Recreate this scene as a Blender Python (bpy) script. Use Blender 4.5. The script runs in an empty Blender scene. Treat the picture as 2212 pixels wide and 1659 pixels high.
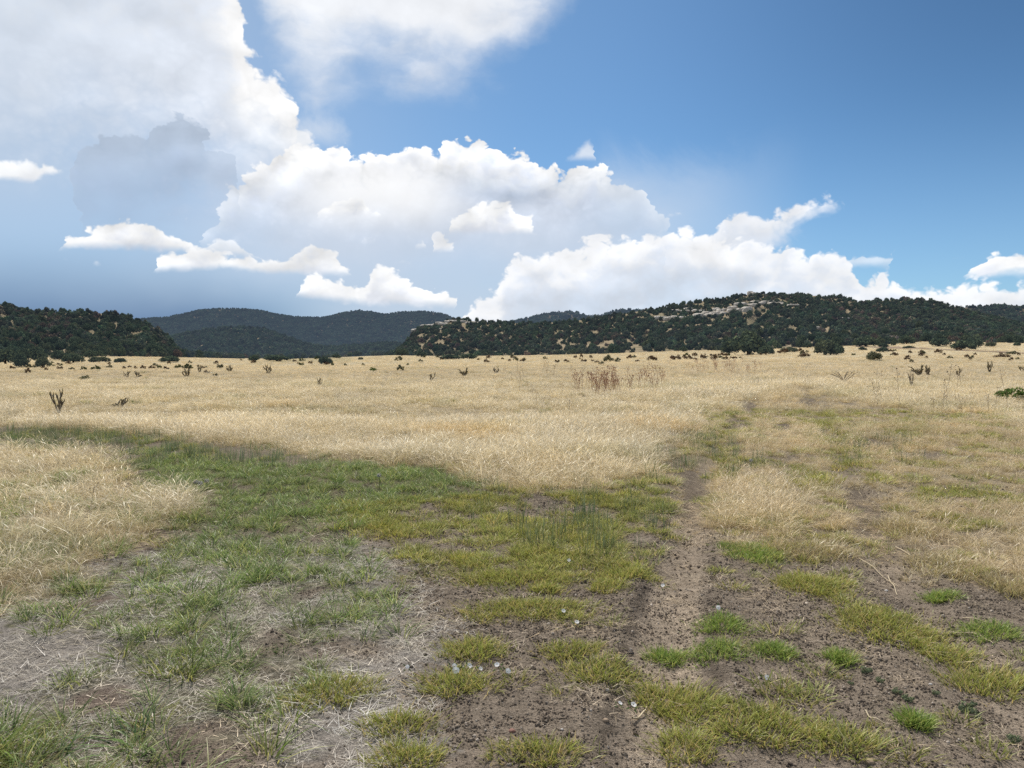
import bpy, math
import numpy as np
from mathutils import Vector

SKY_ONLY = False
scene = bpy.context.scene
COL = scene.collection
RNG = np.random.default_rng(7)

# ------------------------------------------------------------------ camera constants
# pixel units below are those of a 2212 x 1659 view of the place; they are turned into
# world points on the terrain (at / hit) and into sky directions.
W_, H_ = 2212.0, 1659.0
F_ = 1671.0
YH = 765.0
EYE = 1.6
PITCH = math.atan((H_ / 2 - YH) / F_)
CP, SP = math.cos(PITCH), math.sin(PITCH)
R = math.radians


def ray(px, py):
    a = (np.asarray(px, float) - W_ / 2) / F_
    b = (H_ / 2 - np.asarray(py, float)) / F_
    return a, CP + b * SP, -SP + b * CP


def at(px, py, Y):
    dx, dy, dz = ray(px, py)
    k = Y / dy
    return dx * k, Y + 0 * k, EYE + dz * k


def proj(x, y, z=0.0):
    zz = z - EYE
    d = np.maximum(y * CP - zz * SP, 0.05)
    u = y * SP + zz * CP
    return W_ / 2 + F_ * x / d, H_ / 2 - F_ * u / d


def azel(px, py):
    dx, dy, dz = ray(px, py)
    return math.atan2(dx, dy), math.atan2(dz, math.hypot(dx, dy))


# ------------------------------------------------------------------ noise
_g = np.random.default_rng(3)
_perm = _g.permutation(512)
_perm = np.concatenate([_perm, _perm, _perm])
_ga = _g.random(512) * 2 * math.pi
_gx, _gy = np.cos(_ga), np.sin(_ga)


def perlin(x, y):
    xi = np.floor(x).astype(np.int64); yi = np.floor(y).astype(np.int64)
    xf = x - xi; yf = y - yi
    u = xf * xf * xf * (xf * (xf * 6 - 15) + 10); v = yf * yf * yf * (yf * (yf * 6 - 15) + 10)

    def gr(ix, iy, dx, dy):
        h = _perm[(_perm[ix & 511] + (iy & 511)) & 511]
        return _gx[h] * dx + _gy[h] * dy
    a = gr(xi, yi, xf, yf); b = gr(xi + 1, yi, xf - 1, yf)
    c = gr(xi, yi + 1, xf, yf - 1); d = gr(xi + 1, yi + 1, xf - 1, yf - 1)
    return ((a + u * (b - a)) + v * ((c + u * (d - c)) - (a + u * (b - a)))) * 1.5


def fbm(x, y, o=4, seed=0.0):
    x = np.asarray(x, float) + 17.3 + seed * 31.7; y = np.asarray(y, float) + 5.1 + seed * 11.9
    s = np.zeros(np.broadcast(x, y).shape); a = 1.0; t = 0.0
    for k in range(o):
        s = s + a * perlin(x, y); t += a; a *= .5; x = x * 2.03 + 9.2; y = y * 2.03 + 3.7
    return s / t


def sst(a, b, x):
    t = np.clip((x - a) / (b - a), 0, 1)
    return t * t * (3 - 2 * t)


def inpoly(px, py, poly):
    poly = np.asarray(poly, float); n = len(poly)
    ins = np.zeros(np.shape(px), bool); j = n - 1
    for i in range(n):
        xi, yi = poly[i]; xj, yj = poly[j]
        if yi != yj:
            c = ((yi > py) != (yj > py)) & (px < (xj - xi) * (py - yi) / (yj - yi) + xi)
            ins ^= c
        j = i
    return ins


# ------------------------------------------------------------------ terrain
FX = np.array([-900, 0, 200, 400, 600, 700, 850, 950, 1100, 1300, 1500, 1600, 1750, 1900, 2000, 2212, 3100], float)
FT = np.array([775, 775, 770, 772, 776, 773, 767, 769, 768, 764, 757, 757, 750, 745, 738, 742, 742], float)
FD = np.array([230, 230, 255, 350, 440, 460, 420, 400, 380, 350, 330, 320, 310, 300, 290, 280, 280], float)


def foot_T(px): return np.interp(px, FX, FT)
def foot_D(px): return np.interp(px, FX, FD)


def rutpts(T):
    T = np.array(T, float)
    dx, dy, dz = ray(T[:, 0], T[:, 1])
    k = -EYE / dz
    return dx * k, dy * k


RUT1 = rutpts([(1425, 1659), (1437, 1500), (1448, 1350), (1466, 1250), (1488, 1130), (1500, 1050), (1556, 950), (1590, 905), (1640, 850), (1690, 800)])
RUT2 = rutpts([(2150, 1500), (2010, 1340), (1930, 1240), (1885, 1150), (1860, 1080), (1825, 1000), (1790, 940), (1762, 885), (1745, 845), (1724, 800)])


def rutdist(x, y):
    x1 = np.interp(y, RUT1[1], RUT1[0]); x2 = np.interp(y, RUT2[1], RUT2[0])
    return np.abs(x - x1), np.abs(x - x2)


def gz(x, y):
    x = np.asarray(x, float); y = np.asarray(y, float)
    yy = np.maximum(y, 1.0)
    px = np.clip(W_ / 2 + F_ * x / yy, -900, 3100)
    D = foot_D(px)
    zf = EYE + (YH - foot_T(px)) / F_ * D
    s = np.clip((y - 45) / (D - 45), 0, 1)
    z = zf * s ** 1.15
    near = 1 - sst(30, 90, y)
    z = z + near * (0.035 * fbm(x * .55, y * .55, 3, 1) + 0.018 * fbm(x * 3.1, y * 3.1, 3, 2)) * sst(-6, 1, y)
    z = z + (1 - near) * sst(500, 200, y) * 0.45 * fbm(x * .02, y * .035, 3, 4)
    d1, d2 = rutdist(x, y)
    on = sst(2.0, 3.5, y) * (1 - sst(35, 60, y))
    z = z - on * (0.045 * np.exp(-(d1 / .17) ** 2) - 0.02 * np.exp(-((d1 - .3) / .1) ** 2)
                  + 0.04 * np.exp(-(d2 / .18) ** 2) - 0.015 * np.exp(-((d2 - .3) / .1) ** 2))
    return z


def hit(px, py):
    """terrain point seen along a direction"""
    dx, dy, dz = [float(v) for v in ray(px, py)]
    Y = np.geomspace(2.0, 900, 2500)
    z = EYE + dz / dy * Y; x = dx / dy * Y
    g = gz(x, Y)
    i = np.argmax(z < g) if np.any(z < g) else len(Y) - 1
    return float(x[i]), float(Y[i]), float(g[i])


# ------------------------------------------------------------------ mesh helpers
def mesh_from(name, v, f3=None, f4=None, attrs=None, smooth=True):
    me = bpy.data.meshes.new(name)
    v = np.asarray(v, np.float32)
    n3 = 0 if f3 is None else len(f3); n4 = 0 if f4 is None else len(f4)
    me.vertices.add(len(v)); me.vertices.foreach_set('co', v.ravel())
    if n3 + n4:
        li = []
        if n4: li.append(np.asarray(f4, np.int32).ravel())
        if n3: li.append(np.asarray(f3, np.int32).ravel())
        li = np.concatenate(li)
        me.loops.add(len(li)); me.loops.foreach_set('vertex_index', li)
        st = np.concatenate([np.arange(n4) * 4, n4 * 4 + np.arange(n3) * 3]).astype(np.int32)
        me.polygons.add(n3 + n4); me.polygons.foreach_set('loop_start', st)
        me.polygons.foreach_set('use_smooth', np.full(n3 + n4, smooth))
    for k, (typ, arr) in (attrs or {}).items():
        a = me.attributes.new(k, typ, 'POINT')
        arr = np.asarray(arr)
        if typ == 'FLOAT': a.data.foreach_set('value', arr.astype(np.float32).ravel())
        elif typ == 'INT': a.data.foreach_set('value', arr.astype(np.int32).ravel())
        elif typ == 'FLOAT_VECTOR': a.data.foreach_set('vector', arr.astype(np.float32).ravel())
        elif typ == 'FLOAT_COLOR': a.data.foreach_set('color', arr.astype(np.float32).ravel())
    me.update(calc_edges=True)
    return me


def link(name, me, mat=None, parent=None, loc=None):
    o = bpy.data.objects.new(name, me)
    COL.objects.link(o)
    if mat and me is not None and not me.materials: me.materials.append(mat)
    if parent: o.parent = parent
    if loc is not None: o.location = loc
    return o


def tag(o, label=None, cat=None, group=None, kind=None):
    if label: o['label'] = label
    if cat: o['category'] = cat
    if group: o['group'] = group
    if kind: o['kind'] = kind
    return o


class MB:
    def __init__(s): s.v = []; s.f3 = []; s.f4 = []; s.n = 0

    def add(s, v, f3=None, f4=None):
        v = np.asarray(v, float); s.v.append(v)
        if f3 is not None and len(f3): s.f3.append(np.asarray(f3) + s.n)
        if f4 is not None and len(f4): s.f4.append(np.asarray(f4) + s.n)
        s.n += len(v)

    def tube(s, pts, rad, n=6):
        pts = np.asarray(pts, float); rad = np.broadcast_to(rad, (len(pts),))
        t = np.gradient(pts, axis=0); t /= np.linalg.norm(t, axis=1)[:, None] + 1e-9
        up = np.where(np.abs(t[:, 2:3]) > .9, [[1., 0, 0]], [[0, 0, 1.]])
        a = np.cross(t, up); a /= np.linalg.norm(a, axis=1)[:, None] + 1e-9
        b = np.cross(t, a)
        th = np.arange(n) / n * 2 * math.pi
        ring = pts[:, None] + rad[:, None, None] * (np.cos(th)[None, :, None] * a[:, None] + np.sin(th)[None, :, None] * b[:, None])
        m = len(pts)
        i, j = np.meshgrid(np.arange(m - 1), np.arange(n), indexing='ij')
        q = np.stack([i * n + j, i * n + (j + 1) % n, (i + 1) * n + (j + 1) % n, (i + 1) * n + j], -1).reshape(-1, 4)
        v = np.concatenate([ring.reshape(-1, 3), pts[-1:] + t[-1:] * rad[-1]])
        k = (m - 1) * n
        f3 = [(k + j, k + (j + 1) % n, m * n) for j in range(n)]
        s.add(v, f3, q)

    def mesh(s, name, smooth=True):
        return mesh_from(name, np.concatenate(s.v), np.concatenate(s.f3) if s.f3 else None, np.concatenate(s.f4) if s.f4 else None, None, smooth)


def ico(sub=1):
    t = (1 + 5 ** .5) / 2
    v = [(-1, t, 0), (1, t, 0), (-1, -t, 0), (1, -t, 0), (0, -1, t), (0, 1, t), (0, -1, -t), (0, 1, -t), (t, 0, -1), (t, 0, 1), (-t, 0, -1), (-t, 0, 1)]
    f = [(0, 11, 5), (0, 5, 1), (0, 1, 7), (0, 7, 10), (0, 10, 11), (1, 5, 9), (5, 11, 4), (11, 10, 2), (10, 7, 6), (7, 1, 8),
         (3, 9, 4), (3, 4, 2), (3, 2, 6), (3, 6, 8), (3, 8, 9), (4, 9, 5), (2, 4, 11), (6, 2, 10), (8, 6, 7), (9, 8, 1)]
    v = [np.array(p) / np.linalg.norm(p) for p in v]
    for _ in range(sub):
        c = {}; nf = []

        def mid(a, b):
            k = (min(a, b), max(a, b))
            if k not in c:
                p = v[a] + v[b]; v.append(p / np.linalg.norm(p)); c[k] = len(v) - 1
            return c[k]
        for a, b, d in f:
            ab, bd, da = mid(a, b), mid(b, d), mid(d, a)
            nf += [(a, ab, da), (b, bd, ab), (d, da, bd), (ab, bd, da)]
        f = nf
    return np.array(v), np.array(f)


# ------------------------------------------------------------------ shader node helper
class G:
    def __init__(s, nt): s.nt = nt

    def n(s, t, **kw):
        x = s.nt.nodes.new(t)
        for k, v in kw.items(): setattr(x, k, v)
        return x

    def put(s, sock, v):
        if hasattr(v, 'default_value') or isinstance(v, bpy.types.NodeSocket): s.nt.links.new(v, sock)
        elif v is not None: sock.default_value = v

    def m(s, op, a, b=None, c=None, clamp=False):
        x = s.n('ShaderNodeMath', operation=op, use_clamp=clamp)
        for i, v in enumerate((a, b, c)):
            if v is not None: s.put(x.inputs[i], v)
        return x.outputs[0]

    def vm(s, op, a, b=None, scale=None):
        x = s.n('ShaderNodeVectorMath', operation=op)
        s.put(x.inputs[0], a)
        if b is not None: s.put(x.inputs[1], b)
        if scale is not None: s.put(x.inputs['Scale'], scale)
        return x.outputs[0]

    def ss(s, v, a, b, lo=0., hi=1., interp='SMOOTHSTEP'):
        x = s.n('ShaderNodeMapRange', interpolation_type=interp)
        s.put(x.inputs[0], v)
        for i, q in zip((1, 2, 3, 4), (a, b, lo, hi)): s.put(x.inputs[i], q)
        return x.outputs[0]

    def mix(s, fac, a, b, blend='MIX'):
        x = s.n('ShaderNodeMix', data_type='RGBA', blend_type=blend)
        s.put(x.inputs[0], fac)
        for i, v in ((6, a), (7, b)):
            if isinstance(v, (tuple, list)) and len(v) == 3: v = (*v, 1)
            s.put(x.inputs[i], v)
        return x.outputs[2]

    def noise(s, vec, scale, detail=4, rough=.55, dist=0., out=0):
        x = s.n('ShaderNodeTexNoise', noise_dimensions='3D')
        if vec is not None: s.put(x.inputs['Vector'], vec)
        x.inputs['Scale'].default_value = scale; x.inputs['Detail'].default_value = detail
        x.inputs['Roughness'].default_value = rough; x.inputs['Distortion'].default_value = dist
        return x.outputs[out]

    def vor(s, vec, scale, smooth=None):
        x = s.n('ShaderNodeTexVoronoi', feature='SMOOTH_F1' if smooth else 'F1')
        s.put(x.inputs['Vector'], vec); x.inputs['Scale'].default_value = scale
        if smooth: x.inputs['Smoothness'].default_value = smooth
        return x.outputs['Distance']

    def attr(s, name, typ='GEOMETRY', out='Color'):
        return s.n('ShaderNodeAttribute', attribute_name=name, attribute_type=typ).outputs[out]


# ------------------------------------------------------------------ sky
SUN_AZ, SUN_EL = R(-13), R(50)


def lin(r, g, b):
    return tuple(((c / 255 + .055) / 1.055) ** 2.4 if c > 10 else c / 255 / 12.92 for c in (r, g, b))


def build_sky():
    w = bpy.data.worlds.new('World'); scene.world = w; w.use_nodes = True
    nt = w.node_tree; nt.nodes.clear(); g = G(nt)
    out = g.n('ShaderNodeOutputWorld'); bg = g.n('ShaderNodeBackground')
    STR = 0.1
    bg.inputs['Strength'].default_value = STR
    nt.links.new(bg.outputs[0], out.inputs[0])
    sky = g.n('ShaderNodeTexSky', sky_type='NISHITA')
    sky.sun_disc = False; sky.sun_elevation = SUN_EL; sky.sun_rotation = SUN_AZ
    sky.altitude = 1700; sky.air_density = 1.0; sky.dust_density = .6; sky.ozone_density = 2.0
    tc = g.n('ShaderNodeTexCoord').outputs['Generated']
    sp = g.n('ShaderNodeSeparateXYZ'); nt.links.new(tc, sp.inputs[0])
    X, Y, Z = sp.outputs
    az = g.m('ARCTAN2', X, Y); el = g.m('ARCSINE', Z)
    cb = g.n('ShaderNodeCombineXYZ'); g.put(cb.inputs[0], az); g.put(cb.inputs[1], g.m('MULTIPLY', el, 1.25))
    P = cb.outputs[0]

    wv = g.vm('SUBTRACT', g.noise(P, 17, 4, .6, out=1), (.5, .5, .5))
    wx = g.n('ShaderNodeSeparateXYZ'); nt.links.new(wv, wx.inputs[0])
    U = g.m('MULTIPLY_ADD', g.m('MULTIPLY_ADD', wx.outputs[0], .05, az), 1 / 1.8, .5, clamp=True)
    PW = g.vm('ADD', P, g.vm('SCALE', wv, scale=.035))

    def soft_field(p):
        a = g.m('SUBTRACT', g.noise(p, 9, 3, .5), .5)
        b = g.m('SUBTRACT', .42, g.vor(p, 21, .5))
        return g.m('ADD', g.m('MULTIPLY', a, 1.1), g.m('MULTIPLY', b, .5))

    def field(p):
        a = g.m('SUBTRACT', g.noise(p, 12, 7, .62), .5)
        b = g.m('SUBTRACT', .42, g.vor(p, 26, .3))
        c = g.m('SUBTRACT', .42, g.vor(p, 62, .3))
        d = g.m('SUBTRACT', .42, g.vor(p, 135, .25))
        return g.m('ADD', g.m('MULTIPLY', a, 1.0), g.m('ADD', g.m('MULTIPLY', b, .50), g.m('MULTIPLY_ADD', c, .34, g.m('MULTIPLY', d, .16)))), g.m('ADD', c, g.m('MULTIPLY', d, .7))
    B, KN = field(PW)
    LIT = g.m('ADD', g.m('SUBTRACT', soft_field(PW), soft_field(g.vm('ADD', PW, (-.006, .020, 0)))),
              g.m('ADD', g.m('MULTIPLY', g.m('SUBTRACT', g.noise(PW, 22, 6, .6), .5), .16), g.m('MULTIPLY', KN, .16)))
    BIG = g.m('SUBTRACT', g.noise(P, 5, 4, .5), .5)
    SOFTN = g.m('SUBTRACT', g.noise(g.vm('MULTIPLY', PW, (.8, 1.2, 1)), 8, 6, .55), .5)
    WISP = g.m('SUBTRACT', g.noise(g.vm('MULTIPLY', P, (1., .55, 1)), 9, 8, .65, .6), .5)

    def curve(pts, missing=None):
        """elevation (radians) as a function of azimuth"""
        x = g.n('ShaderNodeFloatCurve')
        cv = x.mapping.curves[0]
        q = []
        for px, py in pts:
            a, e = azel(px, py)
            q.append((min(max(a / 1.8 + .5, 0), 1), min(max((e + .1) / .9, 0), 1)))
        q.sort()
        if missing is not None:
            m = (missing + .1) / .9
            if q[0][0] > .004: q = [(0, m), (q[0][0] - .003, m)] + q
            if q[-1][0] < .996: q = q + [(q[-1][0] + .003, m), (1, m)]
        while len(cv.points) < len(q): cv.points.new(.5, .5)
        for p, c in zip(cv.points, q):
            p.location = c; p.handle_type = 'VECTOR'
        x.mapping.extend = 'HORIZONTAL'
        x.mapping.update()
        g.put(x.inputs['Value'], U)
        return g.m('MULTIPLY_ADD', x.outputs[0], .9, -.1)

    px_ = 1 / F_
    base = g.mix(1.0, sky.outputs[0], (1, 1, 1), 'MULTIPLY')
    # clear sky: a little paler towards the horizon and the sun side
    hz = g.ss(el, .02, .30, 1, 0)
    sun_side = g.ss(az, -.5, .62, 1, 0)
    col = g.mix(1.0, base, (.60, .86, .99), 'MULTIPLY')
    k = 1 / STR
    def L(r, gg, b, f=1.): return tuple(c * k * f for c in lin(r, gg, b))
    col = g.mix(g.m('MULTIPLY', sun_side, .30), col, L(165, 200, 232))
    col = g.mix(g.m('MULTIPLY', hz, .35), col, L(165, 196, 228))

    def layer(col, top=None, bot=None, amp=.03, soft=.006, bamp=.01, bsoft=.01, edge=(250, 251, 253), body=(205, 212, 225),
              depth=.06, light=.7, op=1.0, fld=None, bodyvar=.0, thin=0., floor=None, floor_span=.08):
        f = fld or B
        a = None
        if top is not None:
            d = g.m('ADD', g.m('SUBTRACT', top, el), g.m('MULTIPLY', f, amp))
            a = g.ss(d, 0, soft)
        if bot is not None:
            e = g.m('ADD', g.m('SUBTRACT', el, bot), g.m('MULTIPLY', f, bamp))
            b = g.ss(e, 0, bsoft)
            a = b if a is None else g.m('MULTIPLY', a, b)
        dd = d if top is not None else e
        c = g.mix(g.ss(g.m('ADD', dd, g.m('MULTIPLY', f, depth * .9)), 0, depth), L(*edge), L(*body))
        if floor is not None:      # colour of the lower part
            c = g.mix(g.ss(dd, floor_span * .3, floor_span), c, L(*floor))
        lt = g.m('MULTIPLY_ADD', LIT, light, 1.0)
        if bodyvar: lt = g.m('ADD', lt, g.m('MULTIPLY', BIG, bodyvar))
        c = g.vm('SCALE', c, scale=lt)
        if thin:
            a = g.m('MULTIPLY', a, g.m('SUBTRACT', 1.0, g.m('MULTIPLY', g.ss(g.m('ADD', dd, g.m('MULTIPLY', BIG, .12)), .03, .11), thin)))
        return g.mix(g.m('MULTIPLY', a, op), col, c)

    col = g.vm('SCALE', col, scale=g.m('SUBTRACT', 1.0, g.m('MULTIPLY', g.m('MULTIPLY', g.ss(az, .1, .6), g.ss(el, .05, .4)), .24)))
    # storm gloom low on the left
    gl = g.m('MULTIPLY', g.ss(az, -.42, -.02, 1, 0), g.ss(el, .02, .21, 1, 0))
    gc = g.mix(g.ss(g.m('MULTIPLY_ADD', BIG, .05, el), .02, .15), L(98, 128, 168), L(184, 199, 218))
    col = g.mix(g.m('MULTIPLY', gl, .97), col, gc)
    veil = g.m('MULTIPLY', g.ss(az, -.60, .05, 1, 0), g.ss(el, .07, .22))
    col = g.mix(g.m('MULTIPLY', veil, .45), col, L(205, 216, 230))
    # milky haze behind the central bank
    hz2 = g.m('MULTIPLY', g.m('MULTIPLY', g.ss(az, -.50, -.22), g.ss(g.m('MULTIPLY_ADD', BIG, .25, az), .06, .26, 1, 0)),
              g.m('MULTIPLY', g.ss(g.m('MULTIPLY_ADD', BIG, .08, el), .05, .16), g.ss(g.m('MULTIPLY_ADD', SOFTN, .12, el), .17, .235, 1, 0)))
    col = g.mix(g.m('MULTIPLY', hz2, .85), col, L(214, 222, 235))
    hz3 = g.m('MULTIPLY', g.m('MULTIPLY', g.ss(az, -.36, -.14), g.ss(az, .1, .4, 1, 0)), g.ss(el, .05, .20, 1, 0))
    col = g.mix(g.m('MULTIPLY', hz3, .85), col, L(196, 210, 228))
    # high cloud in the middle of the top edge
    col = layer(col, bot=curve([(510, -80), (570, 130), (620, 210), (690, 262), (740, 245), (800, 225), (850, 248), (900, 258), (1000, 235), (1080, 195), (1150, 145), (1230, 70), (1310, -90)], .79),
                bamp=.15, bsoft=.11, edge=(208, 220, 236), body=(240, 243, 248), depth=.10, light=.2, bodyvar=.30, fld=SOFTN)
    # great pale anvil on the left
    col = layer(col, top=curve([(-300, -500), (440, -400), (492, -60), (515, 20), (522, 60), (528, 95), (560, 125), (600, 160), (626, 190), (642, 235), (662, 282), (700, 302), (760, 312), (800, 332), (860, 345), (900, 400)], -.1),
                bot=curve([(-300, 470), (200, 440), (500, 520), (700, 560), (900, 520)], .5), bamp=.08, bsoft=.16,
                amp=.060, soft=.014, edge=(255, 255, 255), body=(235, 239, 246), depth=.20, light=.45, bodyvar=.18, thin=.15)
    lv = g.m('MULTIPLY', g.ss(az, -.62, -.30, 1, 0), g.ss(el, .10, .2))
    col = g.mix(g.m('MULTIPLY', lv, .5), col, L(192, 207, 225))
    # central cumulus bank
    col = layer(col, top=curve([(430, 520), (480, 430), (540, 365), (600, 325), (640, 300), (750, 312), (810, 330), (850, 325), (880, 312), (905, 312), (930, 322), (960, 308), (1000, 303), (1040, 308), (1060, 305), (1100, 318), (1150, 335), (1168, 348), (1200, 352), (1222, 350), (1285, 350), (1298, 362), (1340, 372), (1390, 385), (1402, 420), (1430, 455), (1470, 490), (1500, 540)], -.1),
                bot=curve([(400, 600), (800, 630), (1500, 620)], .5), bamp=.08, bsoft=.16,
                amp=.050, soft=.005, edge=(255, 255, 255), body=(214, 221, 234), depth=.05, light=1.0, floor=(208, 218, 233), floor_span=.13, thin=.35)
    sw = g.m('MULTIPLY', g.m('MULTIPLY', g.ss(az, -.33, -.20), g.ss(az, -.13, -.02, 1, 0)), g.m('MULTIPLY', g.ss(el, .14, .20), g.ss(g.m('MULTIPLY_ADD', B, -.05, el), .215, .245, 1, 0)))
    col = g.mix(g.m('MULTIPLY', sw, .8), col, L(255, 255, 255))
    # thin spur above the bank
    col = layer(col, top=curve([(1220, 345), (1250, 312), (1270, 293), (1284, 296), (1287, 330), (1290, 352)], -.1), bot=curve([(1200, 352), (1300, 352)], .5),
                amp=.016, soft=.014, edge=(235, 240, 247), body=(222, 231, 243), light=.3, op=.75, fld=WISP)
    # faint veil to the right of the bank
    vr = g.m('MULTIPLY', g.m('MULTIPLY', g.ss(az, .06, .16), g.ss(az, .2, .38, 1, 0)), g.m('MULTIPLY', g.ss(el, .10, .17), g.ss(g.m('MULTIPLY_ADD', WISP, .12, el), .2, .27, 1, 0)))
    col = g.mix(g.m('MULTIPLY', vr, .40), col, L(205, 219, 236))
    # grey tower before the anvil
    col = layer(col, top=curve([(165, 345), (178, 308), (230, 290), (300, 282), (320, 265), (345, 250), (380, 236), (400, 250), (432, 262), (440, 300), (455, 325), (480, 327), (514, 330), (521, 372), (522, 420)], -.1),
                bot=curve([(100, 600), (300, 600), (450, 560), (560, 520)], .5), bamp=.07, bsoft=.16,
                amp=.036, soft=.004, edge=(182, 197, 217), body=(168, 186, 211), depth=.07, light=.5, op=.78)
    col = layer(col, top=curve([(635, 260), (680, 205), (725, 215), (750, 260), (770, 300)], -.1), bot=curve([(600, 320), (800, 330)], .5), amp=.09, soft=.05, bamp=.03, bsoft=.03, edge=(225, 233, 243), body=(225, 233, 243), light=.1, op=.6, fld=WISP)
    # small bright cloud on the far left
    col = layer(col, top=curve([(-60, 330), (0, 335), (50, 343), (78, 362), (92, 345), (130, 360), (168, 376)], -.1), bot=curve([(-60, 400), (60, 399), (84, 384), (168, 380)], .5),
                amp=.016, soft=.006, bamp=.01, bsoft=.008, edge=(248, 250, 252), body=(226, 231, 240), depth=.03, light=.6)
    # puffs
    def puff(col, top, bot, rise=7, edge=(253, 254, 255), body=(214, 219, 229), amp=.030, depth=.035, light=.75, soft=.005, bsoft=.012, op=1.):
        return layer(col, top=curve([(a, b - rise) for a, b in top], -.1), bot=curve([(a, b + 2) for a, b in bot], .5), amp=amp, soft=soft, bamp=.012, bsoft=bsoft, edge=edge, body=body, depth=depth, light=light, op=op)
    col = puff(col, [(690, 462), (715, 435), (745, 420), (780, 430), (820, 466)], [(680, 474), (830, 470)])
    col = puff(col, [(970, 494), (990, 462), (1030, 436), (1060, 442), (1110, 446), (1150, 482), (1157, 502)], [(960, 508), (1160, 514)])
    col = puff(col, [(930, 545), (945, 515), (965, 512), (990, 540)], [(925, 550), (995, 548)], depth=.05, op=.85)
    col = puff(col, [(885, 535), (900, 522), (920, 530), (925, 540)], [(880, 540), (930, 540)], depth=.05, op=.6)
    for x0, y0, w0 in [(795, 522, 26), (872, 566, 30), (815, 600, 22), (350, 467, 20), (405, 470, 14), (155, 563, 26), (222, 570, 20), (705, 470, 24), (560, 470, 40), (1330, 470, 30), (1700, 610, 40)]:
        col = puff(col, [(x0 - w0, y0 + 4), (x0 - w0 * .3, y0 - w0 * .35), (x0 + w0 * .4, y0 - w0 * .25), (x0 + w0, y0 + 5)], [(x0 - w0, y0 + 5), (x0 + w0, y0 + 6)], op=.6, depth=.05, rise=5, soft=.010)
    # long low strips on the left
    col = puff(col, [(128, 524), (160, 502), (200, 486), (240, 478), (275, 474), (292, 480), (312, 472), (340, 490), (380, 510), (420, 530), (450, 545)], [(120, 545), (300, 546), (460, 552)], body=(216, 221, 231))
    col = puff(col, [(328, 575), (345, 556), (370, 545), (430, 540), (470, 545), (520, 556), (570, 571), (620, 560), (660, 540), (690, 533), (722, 550), (750, 582), (764, 596)], [(320, 592), (450, 588), (570, 594), (770, 602)], body=(222, 227, 236))
    col = puff(col, [(420, 545), (470, 520), (510, 530), (560, 560)], [(410, 548), (560, 562)], body=(214, 223, 236), op=.7)
    col = puff(col, [(636, 615), (700, 600), (740, 606), (792, 622), (800, 590), (832, 578), (872, 592), (920, 620), (960, 626), (978, 642), (982, 658)], [(630, 640), (700, 655), (800, 664), (985, 668)], body=(226, 230, 238))
    # right bank, with a prow of cloud leaning out to the right
    col = layer(col, top=curve([(1440, 540), (1500, 512), (1540, 498), (1570, 462), (1584, 450), (1640, 440), (1720, 430), (1770, 426), (1800, 430), (1828, 440)], -.1),
                bot=curve([(1440, 620), (1600, 600), (1700, 545), (1740, 515), (1790, 480), (1830, 446)], .5), amp=.040, soft=.008, bamp=.04, bsoft=.035,
                edge=(246, 248, 252), body=(222, 229, 240), depth=.05, light=.4, op=.95)
    col = layer(col, top=curve([(1000, 668), (1030, 635), (1078, 600), (1088, 562), (1150, 542), (1220, 520), (1300, 502), (1380, 506), (1430, 492), (1470, 484), (1540, 505), (1600, 515), (1700, 530), (1745, 545), (1780, 536), (1820, 530), (1840, 552), (1856, 582), (1900, 590), (1960, 606), (2030, 611), (2080, 606), (2212, 600), (2500, 600)], -.1),
                bot=curve([(900, 900), (2600, 900)]), bamp=0, bsoft=.01, amp=.050, soft=.008, edge=(252, 253, 255), body=(226, 232, 242), depth=.05, light=.5, floor=(216, 226, 240), floor_span=.10, op=.95, thin=.3)
    col = puff(col, [(2075, 602), (2120, 562), (2150, 538), (2212, 526), (2350, 520), (2500, 590)], [(2060, 602), (2500, 602)], body=(226, 231, 240), depth=.05)
    col = puff(col, [(2045, 560), (2075, 540), (2092, 552), (2096, 562)], [(2040, 565), (2100, 566)], op=.55)
    col = puff(col, [(1440, 470), (1460, 455), (1482, 460)], [(1435, 470), (1485, 470)], op=.7)
    col = puff(col, [(1830, 580), (1870, 555), (1900, 560), (1920, 552), (1930, 575)], [(1820, 582), (1935, 582)], op=.5)
    # below the horizon and behind: plain
    nt.links.new(col, bg.inputs['Color'])
    w.cycles.sampling_method = 'NONE'


build_sky()
sun = bpy.data.lights.new('sun', 'SUN'); sun.energy = 4.9; sun.angle = R(.53); sun.color = (1, .955, .88)
so = bpy.data.objects.new('sun', sun); COL.objects.link(so)
sd = Vector((math.sin(SUN_AZ) * math.cos(SUN_EL), math.cos(SUN_AZ) * math.cos(SUN_EL), math.sin(SUN_EL)))
so.rotation_euler = (-sd).to_track_quat('-Z', 'Y').to_euler()
cam = bpy.data.cameras.new('camera'); co = bpy.data.objects.new('camera', cam); COL.objects.link(co)
cam.sensor_width = 36; cam.lens = 36 * F_ / W_; cam.clip_start = .05; cam.clip_end = 30000
co.location = (0, 0, EYE); co.rotation_euler = (math.pi / 2 - PITCH, 0, 0)
scene.camera = co
scene.view_settings.view_transform = 'Standard'; scene.view_settings.look = 'None'
scene.view_settings.exposure = 0; scene.view_settings.gamma = 1
scene.render.engine = 'CYCLES'
scene.cycles.use_denoising = False
scene.cycles.max_bounces = 4; scene.cycles.diffuse_bounces = 2; scene.cycles.transmission_bounces = 2
scene.cycles.glossy_bounces = 1; scene.cycles.transparent_max_bounces = 4
scene.cycles.caustics_reflective = False; scene.cycles.caustics_refractive = False
scene.cycles.sample_clamp_indirect = 4

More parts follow.
